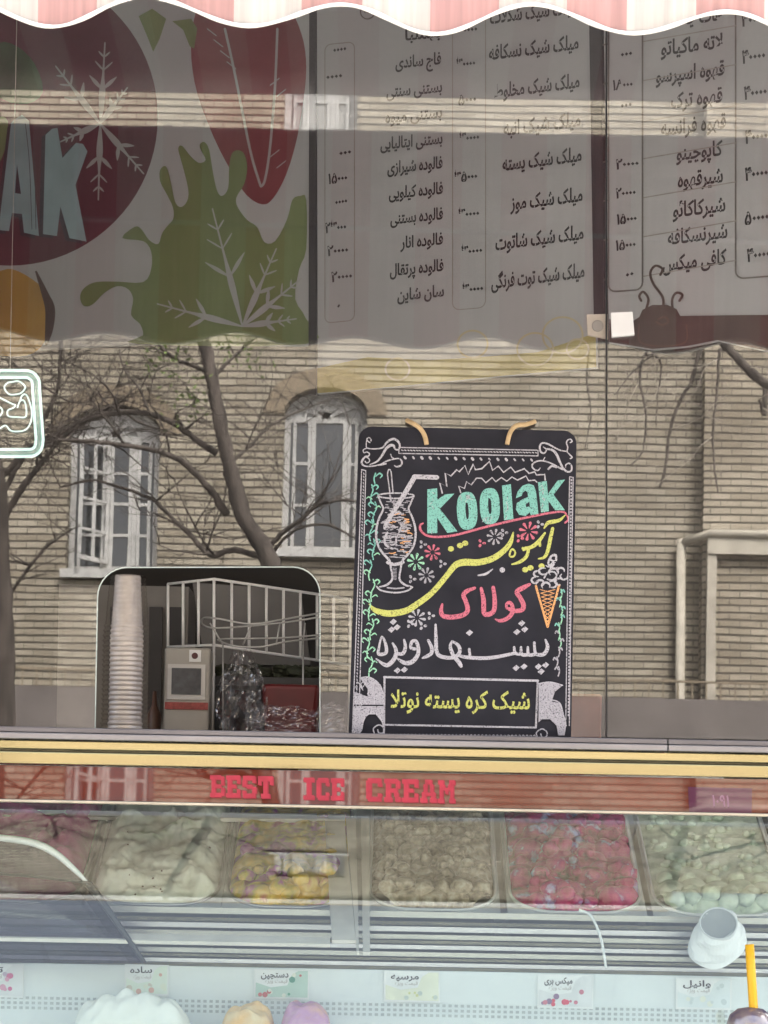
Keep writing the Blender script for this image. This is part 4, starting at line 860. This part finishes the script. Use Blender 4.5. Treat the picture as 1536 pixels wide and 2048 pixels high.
# flowers and vines
def flower(cx, cy, rr_, mi, n=8):
    for k in range(n):
        t = 2*math.pi*k/n + .2; S5([(cx+rr_*.35*math.cos(t), cy+rr_*.35*math.sin(t)), (cx+rr_*math.cos(t), cy+rr_*math.sin(t))], [5, 17*rr_/45], mi, sm=False)
for a in ((512,822,44,3),(408,880,48,6),(474,965,44,5),(898,726,44,5),(1108,690,52,3),(416,1228,48,0)): flower(*a); flush('chalk_flower')
for cx, cy, mi in ((450,772,5),(572,893,5),(384,988,5),(815,765,3),(500,1215,0),(955,700,5),(1052,735,3),(372,1265,0),(1176,648,5),(450,1278,0)):
    for t in (0,2.1,4.2): ink.dot(*b5((cx+17*math.cos(t), cy+17*math.sin(t))), 3.6, mi, 2.8, t)
    flush('chalk_petal')
y = 330
while y < 1570:
    t = (y-312)/1640; x = 150 - 42*t + 14*math.sin(y/38); mi = 1 if y < 900 else 6
    S5([(x,y),(x+10*math.sin(y/19),y+34),(x-4,y+66)], 8, mi)
    sg = r.choice((-1,1)); S5([(x,y+20),(x+sg*24,y+2),(x+sg*40,y+14),(x+sg*28,y+30)], [6,10,9,5], mi)
    if r.random() < .6: S5([(x,y+40),(x-sg*22,y+26),(x-sg*36,y+36)], [5,9,4], 6 if r.random() < .5 else mi)
    y += r.uniform(48, 72)
flush('chalk_vine')
y = 1050
while y < 1560:
    x = 1312 - (y-1050)*.05 + 8*math.sin(y/30); S5([(x,y),(x+6,y+30),(x-2,y+60)], 8, 6 if y < 1400 else 5); sg = r.choice((-1,1)); S5([(x,y+20),(x+sg*14,y+4),(x+sg*22,y+18)], 9, 1 if y < 1300 else 5); y += r.uniform(46,64)
flush('chalk_vine')
for pts in ([(826,848),(838,856),(846,866),(851,878),(853,890)], [(1052,850),(1034,852),(1024,860),(1018,872),(1014,890)]):
    mb = MB(); q = [CB.pt(*CB.loc(*p), .004) for p in pts]; q.insert(0, CB.pt(*CB.loc(pts[0][0]+(pts[0][0]-pts[1][0]), pts[0][1]-10), -.012)); mb.tube(smooth_line(q, 5), .0048, 8); mb.build('cord', M_cord, cb, True)

# ------------------------------------------------------------------ LED sign at the left, just inside the glass
LS = Frame((0, .05, 0), (0,-1,0), (1,0,0), (0,0,1))
ls = thing('neon_sign', 'glowing mint neon sign with doubled rounded outline at the left edge', 'neon sign', LS.pt(*LS.loc(0, 916)))
M_led = emit_mat('mint light tube', (.58,1,.90), .13); M_led2 = emit_mat('pale light tube', (.62,1,.90), .13)
def ltube(pts, rr_, m, nm, closed=False):
    mb = MB(); q = smooth_line(pts, 6, closed); q = q + [q[0]] if closed else q
    mb.tube([LS.pt(*LS.loc(*p), .006) for p in q], rr_, 8); return mb.build(nm, m, ls, True)
def ro(d): return [(-150,741+d),(50-d*.2,741+d)] + arc(52,770,29-d,-80,-10,4) + [(81-d,780),(88-d,880)] + arc(60,888,27-d,10,80,4) + [(40,915-d),(-150,915-d)]
mb = MB(); mb.prism([LS.pt(*LS.loc(*p)) for p in ([(-150,742),(50,742)] + arc(52,770,28,-80,0,4) + [(87,885)] + arc(60,887,27,0,90,4) + [(-150,914)])], LS.n, .004); mb.build('backing', glass_mat('clear backing', .05, (.88,.93,.92), 0), ls)
mb = MB(); mb.tube([LS.pt(*LS.loc(*p), .004) for p in ro(8)], .0038, 6); mb.build('light_strip', mat('grey green strip', (.35,.48,.44)), ls, True)
for d, nm in ((1,'light_tube'),(15,'light_tube')):
    mb = MB(); mb.tube([LS.pt(*LS.loc(*p), .006) for p in ro(d)], .0030, 8); mb.build(nm, M_led, ls, True)
def ln(p): return (p[0]*.1367, 680 + p[1]*.1367)
ltube([ln(p) for p in [(110,640),(190,620),(270,610),(340,650),(375,700),(330,770),(260,800),(140,800),(70,710)]], .0017, M_led2, 'light_tube', True)
ltube([ln(p) for p in [(300,900),(330,820),(390,810),(440,920),(470,1060),(455,1210),(380,1320),(250,1345),(160,1330),(90,1260),(20,1290),(-60,1350)]], .0017, M_led2, 'light_tube')
ltube([ln(p) for p in [(-60,820),(60,880),(180,940),(230,960),(200,1000),(120,1040),(130,1120),(260,1135),(380,1130),(390,1010),(360,900),(300,900),(260,1000)]], .0017, M_led2, 'light_tube')
ltube([ln(p) for p in [(-60,960),(20,1000),(40,1060),(0,1120),(-60,1150)]], .0017, M_led2, 'light_tube')
mb = MB()
for px in (-100, 20): mb.tube([LS.pt(*LS.loc(px,742)), LS.pt(*LS.loc(px,742)) + Vector((0,0,1.25))], .0008, 4)
mb.build('hanging_wire', M_steel, ls)

# ------------------------------------------------------------------ seen through the hatch
ZS = cz(1472, -.115)
def W(px, py, Y): return P(px, py, Y)
cs = thing('cup_stack', 'tall stack of clear plastic cups standing in the serving hatch', 'cup stack', (W(250,1460,.30).x, .30, ZS))
cx = W(250,1460,.30).x; ht = W(250,1158,.30).z - ZS
prof = []; n = 34
for i in range(n):
    f = i/(n-1); rr_ = .049 - .010*max(0, (f-.62)/.38) if f > .12 else .051; h = ht*f
    prof += [(rr_, h), (rr_+.0025 if f < .72 else rr_-.001, h+ht/n*.35), (rr_-.002, h+ht/n*.7)]
prof.append((0, ht))
M_cups = glass_mat('clear cups', .10, (.90,.88,.86), 0, 3, .2)
mb = MB(); mb.lathe((cx,.30,ZS), prof, 28); mb.build('cups', M_cups, cs, True)
mb = MB(); mb.lathe((cx,.30,ZS), [(q[0]*.74, q[1]) for q in prof], 20); mb.build('inner_cups', mat('milky cups', (.58,.52,.48), .2, .14, 30, spec=.8, coat=.8), cs, True)
pos = thing('card_terminal', 'beige countertop machine with a small dark screen and red stripe in the hatch', 'machine', (W(372,1460,.42).x, .42, ZS))
a, b = W(326,1462,.42), W(421,1296,.42)
mb = MB(); mb.box((a.x, .42, ZS), (b.x, .60, b.z)); o = mb.build('body', mat('beige casing', (.40,.375,.33), .5), pos); bv = o.modifiers.new('b','BEVEL'); bv.width = .006; bv.segments = 3
def pbox(nm, p0, p1, m, d=.004, par=None):
    A, B = W(*p0, .42), W(*p1, .42); mb = MB(); mb.box((A.x, .42-d, A.z), (B.x, .4195, B.z)); return mb.build(nm, m, par or pos)
pbox('bezel', (336,1328), (410,1400), mat('pale bezel', (.62,.60,.57))); pbox('screen', (344,1336), (402,1390), mat('dark screen', (.05,.055,.06), .15, .4, 60), .006)
pbox('stripe', (330,1404), (416,1420), mat('red label', (.32,.06,.05), .5, .4, 120)); pbox('button_plate', (379,1300), (402,1324), M_white_paint, .005); 
c = W(390,1312,.42); mb = MB(); mb.lathe((c.x,.4145,c.z), [(0,.003),(.006,.003),(.007,0)], 16, (0,-1,0)); mb.build('button', mat('dark red button', (.10,.03,.03)), pos)
rk = thing('wire_rack', 'chromed wire rack with upright bars above the machine in the hatch', 'rack', (W(480,1460,.62).x, .62, ZS))
mb = MB(); wr_ = .0032
t0, t1, t2 = W(336,1168,.62), W(428,1158,.50), W(700,1198,.74); u0, u1, u2 = W(336,1294,.62), W(428,1290,.50), W(700,1330,.74)
mb.tube([t0,t1,t2], wr_, 8); mb.tube([u0,u1,u2], wr_, 8)
for k in range(4): f = k/3; mb.tube([t0.lerp(t1,f), u0.lerp(u1,f)], wr_, 8)
for k in range(1,9): f = k/8; mb.tube([t1.lerp(t2,f), u1.lerp(u2,f)], wr_, 8)
mb.tube([Vector((u0.x, u0.y, u0.z)), Vector((u0.x, u0.y, ZS))], wr_, 6); mb.tube([u2, Vector((u2.x, u2.y, ZS))], wr_, 6); mb.tube([u1, Vector((u1.x, u1.y, ZS))], wr_, 6)
mb.build('wire', mat('white wire', (.84,.83,.81), .35, .05, 30, metal=.1), rk, True)
gb = thing('grey_box', 'grey cardboard carton standing behind the wire rack', 'carton', (W(520,1460,.9).x, .95, .1))
A, B = W(392,1330,.82), W(600,1168,.82)
mb = MB(); mb.prism([W(385,1165,.78), W(600,1180,.78), W(620,1330,.78), W(410,1330,.78)], (0,-1,0), .09); 
mb.build('carton', mat('grey card', (.17,.16,.15), .8, .1, 10), gb)
mb = MB(); mb.box((W(412,1330,.8).x, .79, .1), (W(600,1330,.8).x, .86, W(500,1331,.79).z)); mb.build('stand', M_wall_in, gb)
cab = thing('cabinet', 'pale panelled cabinet standing far inside the shop behind the cups', 'cabinet', (W(280,1460,1.25).x, 1.25, .1))
A, B = W(198,1170,1.25), W(372,1460,1.25); mb = MB(); mb.box((A.x-.1, 1.25, .1), (B.x, 1.5, A.z)); mb.build('body', mat('grey cabinet', (.27,.25,.23), .7), cab)
mb = MB()
for px in (222, 300, 340): a = W(px,1215,1.25); b = W(px+22,1440,1.25); mb.box((a.x, 1.235, b.z), (b.x, 1.2495, a.z))
mb.build('panel', mat('dark panels', (.05,.045,.045), .5), cab)
rt = thing('red_tub', 'dark red plastic tub standing low on the right of the hatch', 'tub', (W(585,1460,.40).x, .40, ZS))
mb = MB(); A, B = W(522,1460,.36), W(640,1370,.36); w_ = (B.x-A.x); cx = (A.x+B.x)/2
mb.add([(A.x+.01,.36,ZS),(B.x-.01,.36,ZS),(B.x-.01,.5,ZS),(A.x+.01,.5,ZS),(A.x,.35,B.z),(B.x,.35,B.z),(B.x,.51,B.z),(A.x,.51,B.z)], [(3,2,1,0),(4,5,6,7),(0,1,5,4),(1,2,6,5),(2,3,7,6),(3,0,4,7)])
o = mb.build('tub', mat('dark red plastic', (.13,.012,.012), .4, .25, 14), rt); bv = o.modifiers.new('b','BEVEL'); bv.width = .01; bv.segments = 3
tp = thing('plastic_bag', 'crumpled clear plastic bag hanging beside the machine in the hatch', 'plastic bag', (W(480,1460,.32).x, .32, ZS))
mb = MB(); a = W(432,1300,.30); b = W(534,1462,.30)
def bag(u, v):
    q = Vector((u*3.2, v*3.4, 4)); s_ = .35 + .65*math.sin(math.pi*min(1,.25+v*.75)); x = (a.x+b.x)/2 + (u-.5)*(b.x-a.x)*s_; return Vector((x, .31 + .05*noise.noise(q) + .03*noise.noise(q*2.7), max(ZS+.002, b.z + (a.z-b.z)*v + .01*noise.noise(q*2))))
mb.grid(bag, 26, 30); o = mb.build('bag', glass_mat('crinkled clear film', .30, (.93,.91,.91), 0, 3, .12), tp)
dl = thing('dark_tray', 'black tray of dark herbs above the red tub in the hatch', 'tray', (W(560,1330,.52).x, .55, ZS))
a, b = W(430,1370,.55), W(660,1322,.55); mb = MB(); mb.box((a.x, .55, a.z), (b.x, .72, a.z+.02)); mb.box((a.x+.02,.56,ZS), (a.x+.035,.7,a.z)); mb.box((b.x-.035,.56,ZS), (b.x-.02,.7,a.z)); mb.build('tray', M_black, dl)
mb = MB(); rr2 = random.Random(9)
for k in range(70): x = rr2.uniform(a.x+.01, b.x-.01); mb.ball((x, rr2.uniform(.56,.70), a.z+.02+rr2.uniform(0,.03)), rr2.uniform(.008,.018), 0, 1, .5, (1.3,1,.7))
mb.build('herbs', mat('dark herbs', (.045,.05,.03), .8, .4, 60), dl)
wb = thing('wire_basket', 'thin looped wire basket in front of the rack in the hatch', 'wire basket', (W(520,1460,.44).x, .44, ZS))
mb = MB()
mb.tube(smooth_line([tuple(W(x, y, Y)) for x, y, Y in ((640,1226,.40),(560,1240,.38),(500,1248,.37),(440,1238,.37),(408,1236,.40),(406,1250,.44),(440,1256,.46),(560,1246,.46),(640,1234,.46))], 6), .0022, 6)
mb.tube(smooth_line([tuple(W(x, y, Y)) for x, y, Y in ((640,1276,.40),(570,1284,.38),(520,1294,.37),(470,1292,.37),(440,1282,.40),(450,1278,.46),(560,1276,.46),(640,1270,.46))], 6), .0022, 6)
for x0_, x1_ in ((420,446),(504,486),(560,552),(610,606)): mb.tube([W(x0_,1246,.385), W(x1_,1290,.385)], .0018, 6)
mb.tube([W(446,1290,.40), W(446,1470,.40)], .002, 6); mb.tube([W(606,1282,.40), W(606,1470,.40)], .002, 6)
mb.build('wire', mat('dull wire', (.45,.44,.42), .3, .1, 30, metal=.5), wb, True)
fm = thing('film_sheet', 'rumpled clear film lying over the dark red tub in the hatch', 'film', (W(570,1460,.34).x, .36, ZS))
mb = MB(); fa, fb = W(500,1462,.33), W(690,1395,.33)
def film(u, v):
    q = Vector((u*5, v*3, 9)); return Vector((fa.x + (fb.x-fa.x)*u + .006*noise.noise(q*2), .335 + .012*noise.noise(q) + .006*noise.noise(q*3), max(ZS+.001, fa.z + (fb.z-fa.z)*v*(.75+.3*noise.noise(Vector((u*4,0,2)))))))
mb.grid(film, 40, 20); mb.build('film', glass_mat('rumpled film', .16, (.95,.93,.93), 0, 3, .1), fm)
cbx = thing('sauce_bottle', 'small dark amber bottle between the cup stack and the machine', 'bottle', (W(308,1460,.55).x, .55, ZS))
mb = MB(); mb.lathe((W(308,1460,.55).x, .55, ZS), [(0,0),(.014,0),(.015,.01),(.015,.07),(.008,.085),(.006,.09),(.004,.12),(0,.12)], 18); mb.build('bottle', mat('dark amber bottle', (.12,.06,.04), .3), cbx, True)
bx = thing('brown_box', 'reddish brown box behind the glass at the foot of the chalkboard', 'box', (W(1180,1470,.2).x, .3, ZS))
mb = MB(); a, b = W(1080,1470,.2), W(1204,1388,.2); mb.box((a.x,.2,ZS-.0), (b.x,.30,b.z)); o = mb.build('box', mat('russet card', (.20,.075,.05), .7, .2, 10), bx); bv = o.modifiers.new('b','BEVEL'); bv.width = .004

# ------------------------------------------------------------------ across the street (seen mirrored in the glass)
BY = -24.0
def rx(px, py): return R(px, py, BY)
bl = thing('brick_building', 'cream brick building across the street with arched white windows', 'building', (0, BY, 0))
ops = []                                             # x0,x1,z0,z1,(arched)
def op(x0, y0, x1, y1, arch): a, b = rx(x0, y1), rx(x1, y0); ops.append((a.x, b.x, a.z, b.z, arch)); return ops[-1]
WB = op(562, 778, 735, 1098, True); WA = op(132, 812, 322, 1138, True); WT = op(566, 120, 716, 330, False); WL = op(-420, 850, -230, 1150, True)
WC = op(1000, 60, 1160, 60+250, False) if False else None
BX0, BX1, BTOP = -22.0, rx(1402, 900).x, 13.4
xs = sorted({BX0, BX1, *[o_[0] for o_ in ops], *[o_[1] for o_ in ops]}); zs = sorted({0, BTOP, *[o_[2] for o_ in ops], *[o_[3] for o_ in ops]})
mb = MB(); DP = .32
for i in range(len(xs)-1):
    for j in range(len(zs)-1):
        mx_, mz_ = (xs[i]+xs[i+1])/2, (zs[j]+zs[j+1])/2
        if any(o_[0] < mx_ < o_[1] and o_[2] < mz_ < o_[3] for o_ in ops): continue
        mb.add([(xs[i],BY,zs[j]),(xs[i+1],BY,zs[j]),(xs[i+1],BY,zs[j+1]),(xs[i],BY,zs[j+1])], [(3,2,1,0)])
def archpts(o_, n=14):
    x0, x1, z0, z1, _ = o_; r_ = (x1-x0)/2; return [((x0+x1)/2 + r_*math.cos(math.pi*k/n), z1 - r_*.62 + r_*.62*math.sin(math.pi*k/n)) for k in range(n+1)]
for o_ in ops:
    x0, x1, z0, z1, arch = o_
    if arch:
        pts = archpts(o_); m_ = len(pts)//2
        mb.flat([(x1,BY,z1)] + [(p[0],BY,p[1]) for p in reversed(pts[:m_+1])] , (0,1,0)); mb.flat([(x0,BY,z1)] + [(p[0],BY,p[1]) for p in pts[m_:]], (0,1,0))
        loop = [(x0,z0),(x1,z0)] + pts
    else: loop = [(x0,z0),(x1,z0),(x1,z1),(x0,z1)]
    n = len(loop); mb.add([(p[0],BY,p[1]) for p in loop] + [(p[0],BY-DP,p[1]) for p in loop], [(k,(k+1)%n,(k+1)%n+n,k+n) for k in range(n)])
mb.box((BX0, BY-8, 0), (BX1, BY-DP-.6, BTOP)); 
mb.add([(BX0,BY,BTOP),(BX1,BY,BTOP),(BX1,BY-.6-DP,BTOP),(BX0,BY-.6-DP,BTOP)], [(0,1,2,3)])
mb.build('wall', M_cream, bl)
mb = MB(); mb.box((BX0-.1, BY-.3, BTOP), (BX1+.1, BY+.14, BTOP+.25)); mb.build('cornice', M_old_paint, bl)
mb = MB(); zz = rx(768, 232).z + 2.2; mb.box((BX0, BY, zz), (BX1, BY+.05, zz+.12)); mb.build('string_course', M_soffit, bl)
def window(o_, splits, rowsn, lab=None, recess=.16, mullw=.05, openx=None):
    x0, x1, z0, z1, arch = o_; zt = z1 - (x1-x0)*.31 if arch else z1; y = BY - recess
    root = MB(); fw = .07
    root.box((x0,y-.06,z0),(x1,y,z0+fw)); root.box((x0,y-.06,z0+fw),(x0+fw,y,zt)); root.box((x1-fw,y-.06,z0+fw),(x1,y,zt)); root.box((x0+fw,y-.06,zt-fw),(x1-fw,y,zt))
    o = root.build('window_frame', M_old_paint, bl)
    px_ = [x0+fw] + [x0 + (x1-x0)*s_ for s_ in splits] + [x1-fw]
    mb = MB()
    for i in range(len(px_)-1):
        a, b = px_[i], px_[i+1]
        if i: mb.box((a-mullw/2, y-.05, z0+fw), (a+mullw/2, y+.006, zt-fw))
        if openx is not None and i == openx: continue
        mb.box((a+.03, y-.045, z0+fw), (a+.07, y-.005, zt-fw)); mb.box((b-.07, y-.045, z0+fw), (b-.03, y-.005, zt-fw))
        for k in range(1, rowsn): z = z0+fw + (zt-fw-z0-fw)*k/rowsn; mb.box((a+.07, y-.04, z-.018), (b-.07, y-.008, z+.018))
        if b - a > .42: mb.box(((a+b)/2-.015, y-.039, z0+fw), ((a+b)/2+.015, y-.009, zt-fw))
    mb.build('sash', M_old_paint, bl)
    mb = MB(); mb.box((x0+fw, y-.035, z0+fw), (x1-fw, y-.028, zt-fw)); mb.build('pane', mat('net curtain', (.30,.30,.29), .9, .2, 5, stretch=(6,1,.3)) if lab else M_pane_dark, bl)
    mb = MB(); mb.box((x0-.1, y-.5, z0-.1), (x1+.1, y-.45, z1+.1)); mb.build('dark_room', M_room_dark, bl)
    mb = MB(); mb.box((x0-.06, BY-.05, z0-.10), (x1+.06, BY+.10, z0-.002)); mb.build('sill', M_old_paint, bl)
    if arch:
        mb = MB(); pts = archpts(o_); cx_ = (x0+x1)/2
        mb.flat([(p[0]*.97+cx_*.03, y-.045, p[1]) for p in pts], (0,1,0)); mb.build('fanlight', mat('pale fanlight', (.50,.50,.50)), bl)
        mb = MB(); mb.tube([(cx_+(p[0]-cx_)*.95, y-.02, p[1]-.03) for p in pts], .04, 6); mb.tube([(cx_+(p[0]-cx_)*.5, y-.02, zt + (p[1]-zt)*.5) for p in pts], .025, 6)
        for k in (3, 5, 7, 9, 11): mb.bar((cx_, y-.02, zt), (cx_+(pts[k][0]-cx_)*.95, y-.02, pts[k][1]-.03), .06, .04, (0,1,0))
        mb.build('fan_bars', M_old_paint, bl)
        mb = MB(); vs = []; fs = []
        for k, p in enumerate(pts):
            q = Vector((p[0]-cx_, 0, (p[1]-zt)/.62)).normalized(); vs += [(p[0]+q.x*.01, BY+.012, p[1]+q.z*.01), (p[0]+q.x*.24, BY+.012, p[1]+q.z*.24)]
        for k in range(len(pts)-1): fs.append((2*k,2*k+1,2*k+3,2*k+2))
        mb.add(vs, fs); o = mb.build('brick_arch', M_soffit, bl); md = o.modifiers.new('t','SOLIDIFY'); md.thickness = .01
window(WB, (.36,.74), 3, openx=1); window(WA, (.42,.72), 4); window(WT, (.33,.66), 3, 'curtained'); window(WL, (.35,.66), 3)
# an open casement of the left window
x0, x1, z0, z1, _ = WA; zt = z1-(x1-x0)*.31
cmk = MB(); hinge = Vector((x0+.42*(x1-x0), BY-.15, 0)); d = Vector((math.sin(rad(38))*-1, math.cos(rad(38)), 0))*.44
for za, zb_ in ((z0+.1, z0+.15), (zt-.15, zt-.1)): cmk.bar(hinge+Vector((0,0,za+.02)), hinge+d+Vector((0,0,za+.02)), .03, .05)
for k in range(1,4): z = z0+.1+(zt-z0-.2)*k/4; cmk.bar(hinge+Vector((0,0,z)), hinge+d+Vector((0,0,z)), .025, .03)
for f in (0,.5,1): cmk.bar(hinge+d*f+Vector((0,0,z0+.1)), hinge+d*f+Vector((0,0,zt-.1)), .04, .04, (0,1,0))
cmk.build('open_casement', M_old_paint, bl)
# neighbour at the right: projecting bay with white portal
nb = thing('brick_building', 'neighbouring brick house with a pale framed portal at the right', 'building', (rx(1600,900).x, BY+.25, 0))
NX = BX1; NY = BY+.25
M_cream2 = brick_mat('tan brick', (.43,.385,.305), (.31,.27,.205), (.09,.077,.06), .24, .088)
mb = MB(); mb.box((NX, BY-6, 0), (NX+14, NY, 12.5)); mb.build('wall', M_cream2, nb)
def nz(py): return R(1450, py, NY).z
def nxp(px): return R(px, 1200, NY).x
mb = MB(); xa_ = nxp(1412); mb.box((xa_, NY, nz(1112)), (NX+6, NY+.12, nz(1080))); mb.box((xa_, NY, 0), (xa_+.11, NY+.1, nz(1112))); mb.build('portal_frame', mat('beige portal paint', (.40,.37,.31), .6, .2, 4), nb)
dp = thing('drain_pipe', 'pale beige drain pipe running down between the two brick buildings', 'pipe', (rx(1362,1200).x, BY+.1, 0))
mb = MB(); a = rx(1362,1000); mb.tube([(a.x, BY+.12, 0), (a.x, BY+.12, rx(1362,1082).z)], .055, 10); mb.tube([(a.x, BY+.12, rx(1362,1090).z), (a.x+.3, BY+.36, rx(1362,1078).z), (a.x+3, BY+.4, rx(1362,1078).z)], .05, 10); mb.build('pipe', mat('beige pipe paint', (.40,.37,.31), .6, .15, 6), dp, True)
# lower annex with railing
AXY = -21.0
ax_ = thing('garden_wall', 'dark rendered boundary wall with a thin railing before the brick building', 'wall', (0, AXY, 0))
zt = R(768, 1386, AXY).z; mb = MB(); mb.box((-16, AXY-.3, 0), (16, AXY, zt)); mb.build('wall', M_annex, ax_)
mb = MB(); zr = R(768, 1346, AXY).z
mb.box((-16, AXY-.17, zr-.02), (16, AXY-.13, zr))
for k in range(214): x = -16+.15*k; mb.box((x, AXY-.16, zt), (x+.018, AXY-.14, zr-.02))
mb.build('railing', M_soffit, ax_)

# trees
def tree(label, limbs, Y, ntw, seed, base, pale=False, leafs=(), spread=1.0):
    r = random.Random(seed); root = thing('bare_tree', label, 'tree', base)
    mb = MB(); tw = MB(); sc = RS(Y)
    def pt(px, py, dy): return R(px, py, Y + dy)
    trunk = []
    for li, (pts, w0, w1, dy) in enumerate(limbs):
        q = smooth_line(pts, 5); n = len(q); P3 = [pt(p[0], p[1], dy*(i/(n-1))) + Vector((r.uniform(-1,1), r.uniform(-1,1), r.uniform(-1,1)))*sc*1.2 for i, p in enumerate(q)]
        rs = [max(.0035, (w0 + (w1-w0)*i/(n-1))*sc/2*(1+.12*r.uniform(-1,1))) for i in range(n)]
        mb.tube(P3, rs, 10)
        trunk.append((P3, rs))
    def twig(p, d, l, rr_, depth):
        n = 5; q = [p]; dd = d.copy()
        for i in range(n):
            dd = (dd + Vector((r.uniform(-1,1), r.uniform(-1,1), r.uniform(-.8,.9)))*.28).normalized(); q.append(q[-1] + dd*l/n)
        tw.tube(q, [rr_*(1-.75*i/n) for i in range(n+1)], 5)
        if depth:
            for k in range(r.choice((2,3,3))):
                i = r.randint(1, n); twig(q[i], (dd + Vector((r.uniform(-1,1), r.uniform(-1,1), r.uniform(-1,1)))*.9).normalized(), l*r.uniform(.4,.7), rr_*.6, depth-1)
    for k in range(ntw):
        P3, rs = r.choice(trunk[1:] or trunk); i = r.randint(len(P3)//5, len(P3)-1); d = Vector((r.uniform(-1,1), r.uniform(-.6,.6), r.uniform(-.3,1)*spread)).normalized()
        twig(P3[i], d, r.uniform(.25,.75), max(.0028, min(.009, rs[i]*.5)), 2)
    mb.build('trunk', M_bark, root, True); c = tw.build('crown', M_bark_pale if pale else M_bark, root, True)
    if leafs:
        lf = MB()
        for px, py, rr_, cnt in leafs:
            for k in range(cnt):
                p = pt(px + r.gauss(0, rr_), py + r.gauss(0, rr_*.8), r.uniform(-.3,.3)); a = Vector((r.uniform(-1,1), r.uniform(-1,1), r.uniform(-1,1))).normalized(); b = a.orthogonal().normalized(); s_ = r.uniform(.012,.026)
                lf.add([p-a*s_, p+b*s_*.5, p+a*s_, p-b*s_*.5], [(0,1,2,3)])
        lf.build('leaves', M_leaf, c)
TY = -10.0
def ground_to(px, py, Y): q = R(px, py, Y); return (q.x, Y, 0)
limbs1 = [([(600,1760),(592,1600),(572,1340),(556,1180),(530,1100),(490,1040),(466,960),(448,880),(432,800),(414,710),(398,640),(384,560),(370,480),(350,380),(340,250)], 46, 13, .3),
 ([(430,905),(400,885),(345,845),(290,826),(240,826),(180,838),(120,866),(70,908)], 15, 6, -.4),
 ([(452,1028),(425,985),(385,940),(340,910),(280,894),(200,884),(120,880),(60,890)], 17, 5, .4),
 ([(540,1120),(470,1100),(420,1110),(380,1070),(330,1020),(300,995),(240,975),(180,960),(120,975)], 13, 4, -.3),
 ([(530,1105),(560,1070),(600,1040),(640,1010),(690,1000),(740,1010)], 11, 4, .3), ([(540,1110),(590,1060),(650,1050),(700,1070),(760,1100)], 8, 3, .5),
 ([(455,930),(500,890),(540,852),(600,820),(660,800)], 8, 3, -.3), ([(410,740),(360,720),(320,690),(290,640),(250,560)], 9, 3, .3), ([(420,760),(470,710),(520,660),(560,560)], 8, 3, -.2),
 ([(240,830),(220,780),(170,740),(120,720)], 6, 2, .3), ([(300,828),(280,780),(250,740),(240,690)], 6, 2, -.3), ([(340,912),(330,860),(300,800),(310,740)], 5, 2, .2)]
tree('bare leaning street tree mirrored between the two arched windows', limbs1, TY, 120, 5, ground_to(600, 1760, TY), False, ((330,720,26,70),(470,690,34,40),(380,790,22,46),(350,820,30,20),(520,720,24,16)))
limbs2 = [([(-4,1800),(6,1600),(12,1400),(10,1250),(4,1100),(0,980),(-20,860),(-60,700)], 46, 20, .2), ([(6,1040),(40,980),(80,930),(120,880),(190,830),(250,800)], 16, 5, .3), ([(2,1000),(30,940),(60,900),(110,880),(190,890)], 12, 4, -.3), ([(0,960),(60,880),(110,790),(120,720),(116,640)], 12, 5, .2), ([(10,1200),(60,1130),(110,1080),(160,1050)], 8, 3, .2)]
tree('grey street tree trunk mirrored beyond the neon sign at the left', limbs2, TY-.6, 60, 8, ground_to(-4, 1800, TY-.6))
limbs3 = [([(1790,1850),(1780,1500),(1770,1200),(1740,950),(1680,820),(1590,780),(1530,765),(1470,710),(1420,660),(1380,600)], 50, 7, .2),
 ([(1470,708),(1440,700),(1436,760),(1428,830),(1426,900),(1432,960),(1436,985)], 7, 3, .1), ([(1424,660),(1400,700),(1384,760),(1362,800),(1340,860),(1332,930),(1318,975)], 9, 5, -.1), ([(1400,640),(1340,660),(1290,710),(1280,760),(1292,830),(1286,900),(1262,930)], 7, 3, .1), ([(1530,765),(1530,830),(1520,800)], 10, 6, .1), ([(1400,650),(1330,690),(1270,740),(1230,790)], 5, 2, .1), ([(1290,710),(1320,720),(1316,800),(1312,850)], 5, 2, -.1), ([(1430,660),(1350,610),(1250,620),(1190,660),(1172,760),(1182,820),(1170,900)], 6, 2, .3), ([(1540,760),(1560,700),(1500,620),(1480,520)], 9, 4, -.2)]
tree('drooping bare tree mirrored at the right, pale twigs hanging before brick', limbs3, TY+.4, 26, 13, ground_to(1790, 1850, TY+.4), True, (), -.6)
